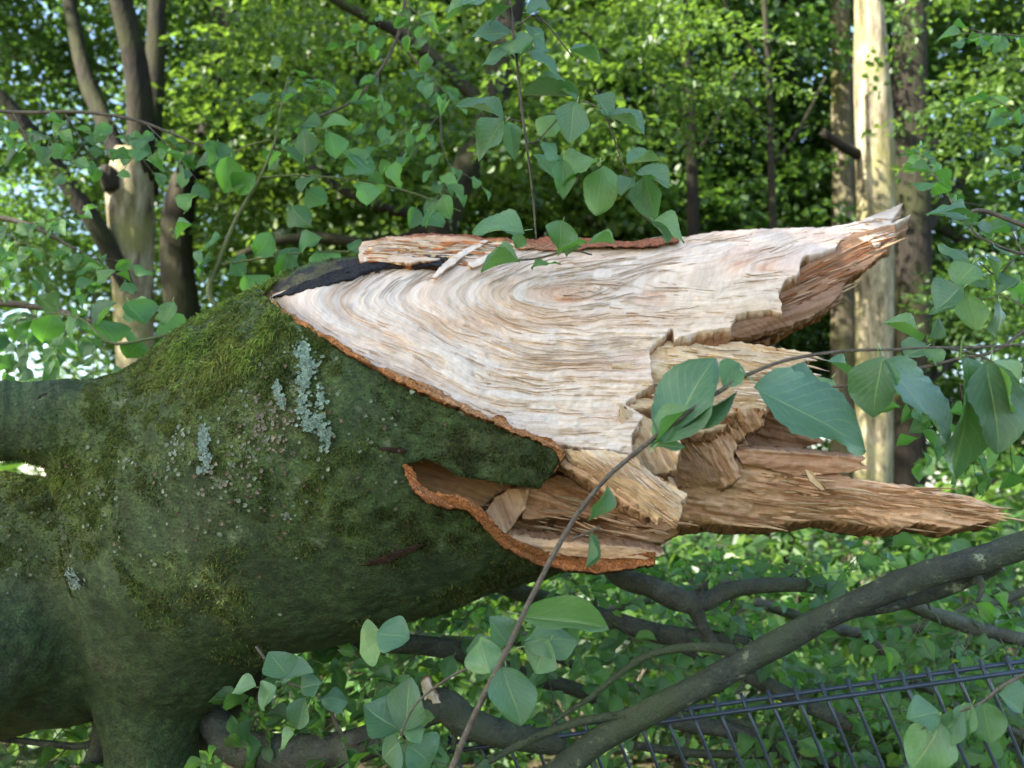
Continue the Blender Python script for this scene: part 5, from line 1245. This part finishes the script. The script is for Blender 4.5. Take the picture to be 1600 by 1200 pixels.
for (x0, y0, d0, x1, y1, d1) in [(1600, 480, 2.4, 1540, 440, 2.5), (1600, 400, 2.6, 1570, 330, 2.7), (1640, 200, 2.9, 1540, 140, 2.9), (1640, 300, 3.0, 1560, 260, 3.0), (1500, 345, 2.6, 1430, 180, 3.4), (1620, 60, 2.9, 1500, 40, 3.0), (1420, 580, 2.6, 1440, 700, 2.9), (1500, 600, 2.6, 1520, 720, 2.8), (1580, 600, 2.6, 1580, 720, 2.8)]:
    sp(RT, x0, y0, d0, x1, y1, d1, nmax=18, slen=.16, nside=3)

# --- the long twig in front
FT = heavy('long bare twig with a few large leaves curving across in front of the break',
     [[(690, 1240, 1.58, 5.20), (708, 1195, 1.58, 4.96), (745, 1110, 1.58, 4.80), (790, 1020, 1.58, 4.48), (840, 915, 1.58, 4.16), (895, 815, 1.58, 4.00), (945, 750, 1.58, 3.68), (1000, 702, 1.58, 3.68), (1060, 655, 1.58, 4.00), (1120, 614, 1.58, 3.68), (1180, 580, 1.58, 3.04), (1250, 558, 1.58, 2.72), (1330, 548, 1.58, 2.40), (1400, 546, 1.58, 2.08), (1470, 543, 1.58, 1.92), (1520, 552, 1.58, 1.60), (1552, 566, 1.58, 1.44)],
      [(892, 842, 1.58, 1.76), (910, 836, 1.58, 1.76), (930, 826, 1.58, 1.76), (938, 824, 1.58, 2.40)], [(1470, 543, 1.58, 1.76), (1540, 542, 1.60, 1.76), (1640, 536, 1.62, 1.92)]], name='leafy_branch', mat='twig', seed=53)
NL = [(1178, 598, 1368, 702, 112, .05, .15, 0, 0), (1372, 556, 1362, 655, 54, -.5, -.1, 0, 1), (1382, 560, 1498, 700, 84, .1, .2, 0, 0), (1548, 564, 1562, 712, 96, .1, .1, -.01, 0), (1552, 566, 1600, 640, 60, .3, 0, 0, 1),
      (1500, 560, 1532, 768, 118, .0, -.1, .04, 1), (1030, 690, 1122, 553, 74, .1, .25, .03, 0), (1128, 606, 1158, 566, 34, .6, .3, .02, 2), (1025, 690, 1078, 634, 22, -.9, .3, -.02, 2), (1060, 668, 1156, 614, 24, .2, -.9, .0, 2), (1015, 700, 1075, 690, 22, .2, -.2, .0, 1), (948, 758, 928, 820, 26, .6, -.2, 0, 1), (922, 832, 917, 890, 9, .9, 0, 0, 2),
      (790, 1040, 812, 1138, 66, .1, .1, -.02, 0), (770, 1050, 745, 985, 50, -.2, .3, .05, 3)]
for (bx, by, tx, ty, w, a, b, dd, k) in NL:
    leaf_px(FT, bx, by, tx, ty, 1.58, w * 1.05, (a, b), dd, me=NEAR[k])
# leaves of a nearer spray at the bottom right and bottom middle
CT = heavy('close spray of blue-green leaves hanging over the fence at lower right',
     [[(1620, 1045, 1.6, 3), (1570, 1070, 1.6, 2.6), (1530, 1100, 1.6, 2.4), (1480, 1118, 1.6, 2), (1440, 1140, 1.6, 1.6)]], name='leafy_branch', mat='twig', seed=59)
for (bx, by, tx, ty, w, a, b) in [(1465, 1125, 1420, 1210, 60, 0, .1), (1470, 1118, 1415, 1115, 40, 0, .4), (1500, 1108, 1450, 1180, 40, .3, 0), (1540, 1095, 1545, 1165, 58, 0, .1), (1560, 1080, 1600, 1120, 44, .2, 0), (1520, 1100, 1495, 1150, 30, .2, .3)]:
    leaf_px(CT, bx, by, tx, ty, 1.6, w, (a, b), set_=NEAR)
ST = heavy('cluster of large pale-backed leaves below the trunk, left of the long twig',
     [[(800, 1010, 1.9, 2.4), (760, 1030, 1.9, 2.2), (700, 1060, 1.9, 2), (650, 1100, 1.9, 1.8), (625, 1150, 1.9, 1.6)], [(400, 1010, 2.0, 2), (440, 1060, 2.0, 2.4), (500, 1090, 2.0, 2), (535, 1150, 2.0, 2.6)]], name='leafy_branch', mat='twig', seed=61)
for (bx, by, tx, ty, w, a, b) in [(620, 1145, 575, 1095, 54, 0, .2), (628, 1140, 645, 1060, 56, .1, .1), (630, 1148, 660, 1130, 30, 0, .4), (622, 1155, 590, 1185, 40, 0, .2), (640, 1160, 680, 1200, 44, .2, 0), (760, 1030, 752, 990, 48, 0, .2), (790, 1010, 770, 960, 40, .2, .1), (820, 1010, 905, 985, 44, 0, -.3), (812, 960, 955, 985, 44, 0, -.5), (860, 1000, 830, 1050, 50, .2, 0), (600, 1000, 560, 1015, 54, 0, -.4), (590, 985, 640, 1000, 44, 0, -.3),
                                  (445, 1060, 425, 1015, 40, 0, .2), (440, 1065, 490, 1050, 28, 0, .4), (470, 1080, 500, 1060, 30, .2, .3), (430, 1070, 400, 1110, 30, -.3, .2), (480, 1090, 460, 1140, 34, .2, 0), (500, 1095, 545, 1085, 28, .1, .4), (460, 1150, 430, 1165, 24, 0, .7), (400, 1075, 362, 1080, 24, 0, .5)]:
    leaf_px(ST, bx, by, tx, ty, 1.95, w * 1.05, (a, b), set_=NEAR)
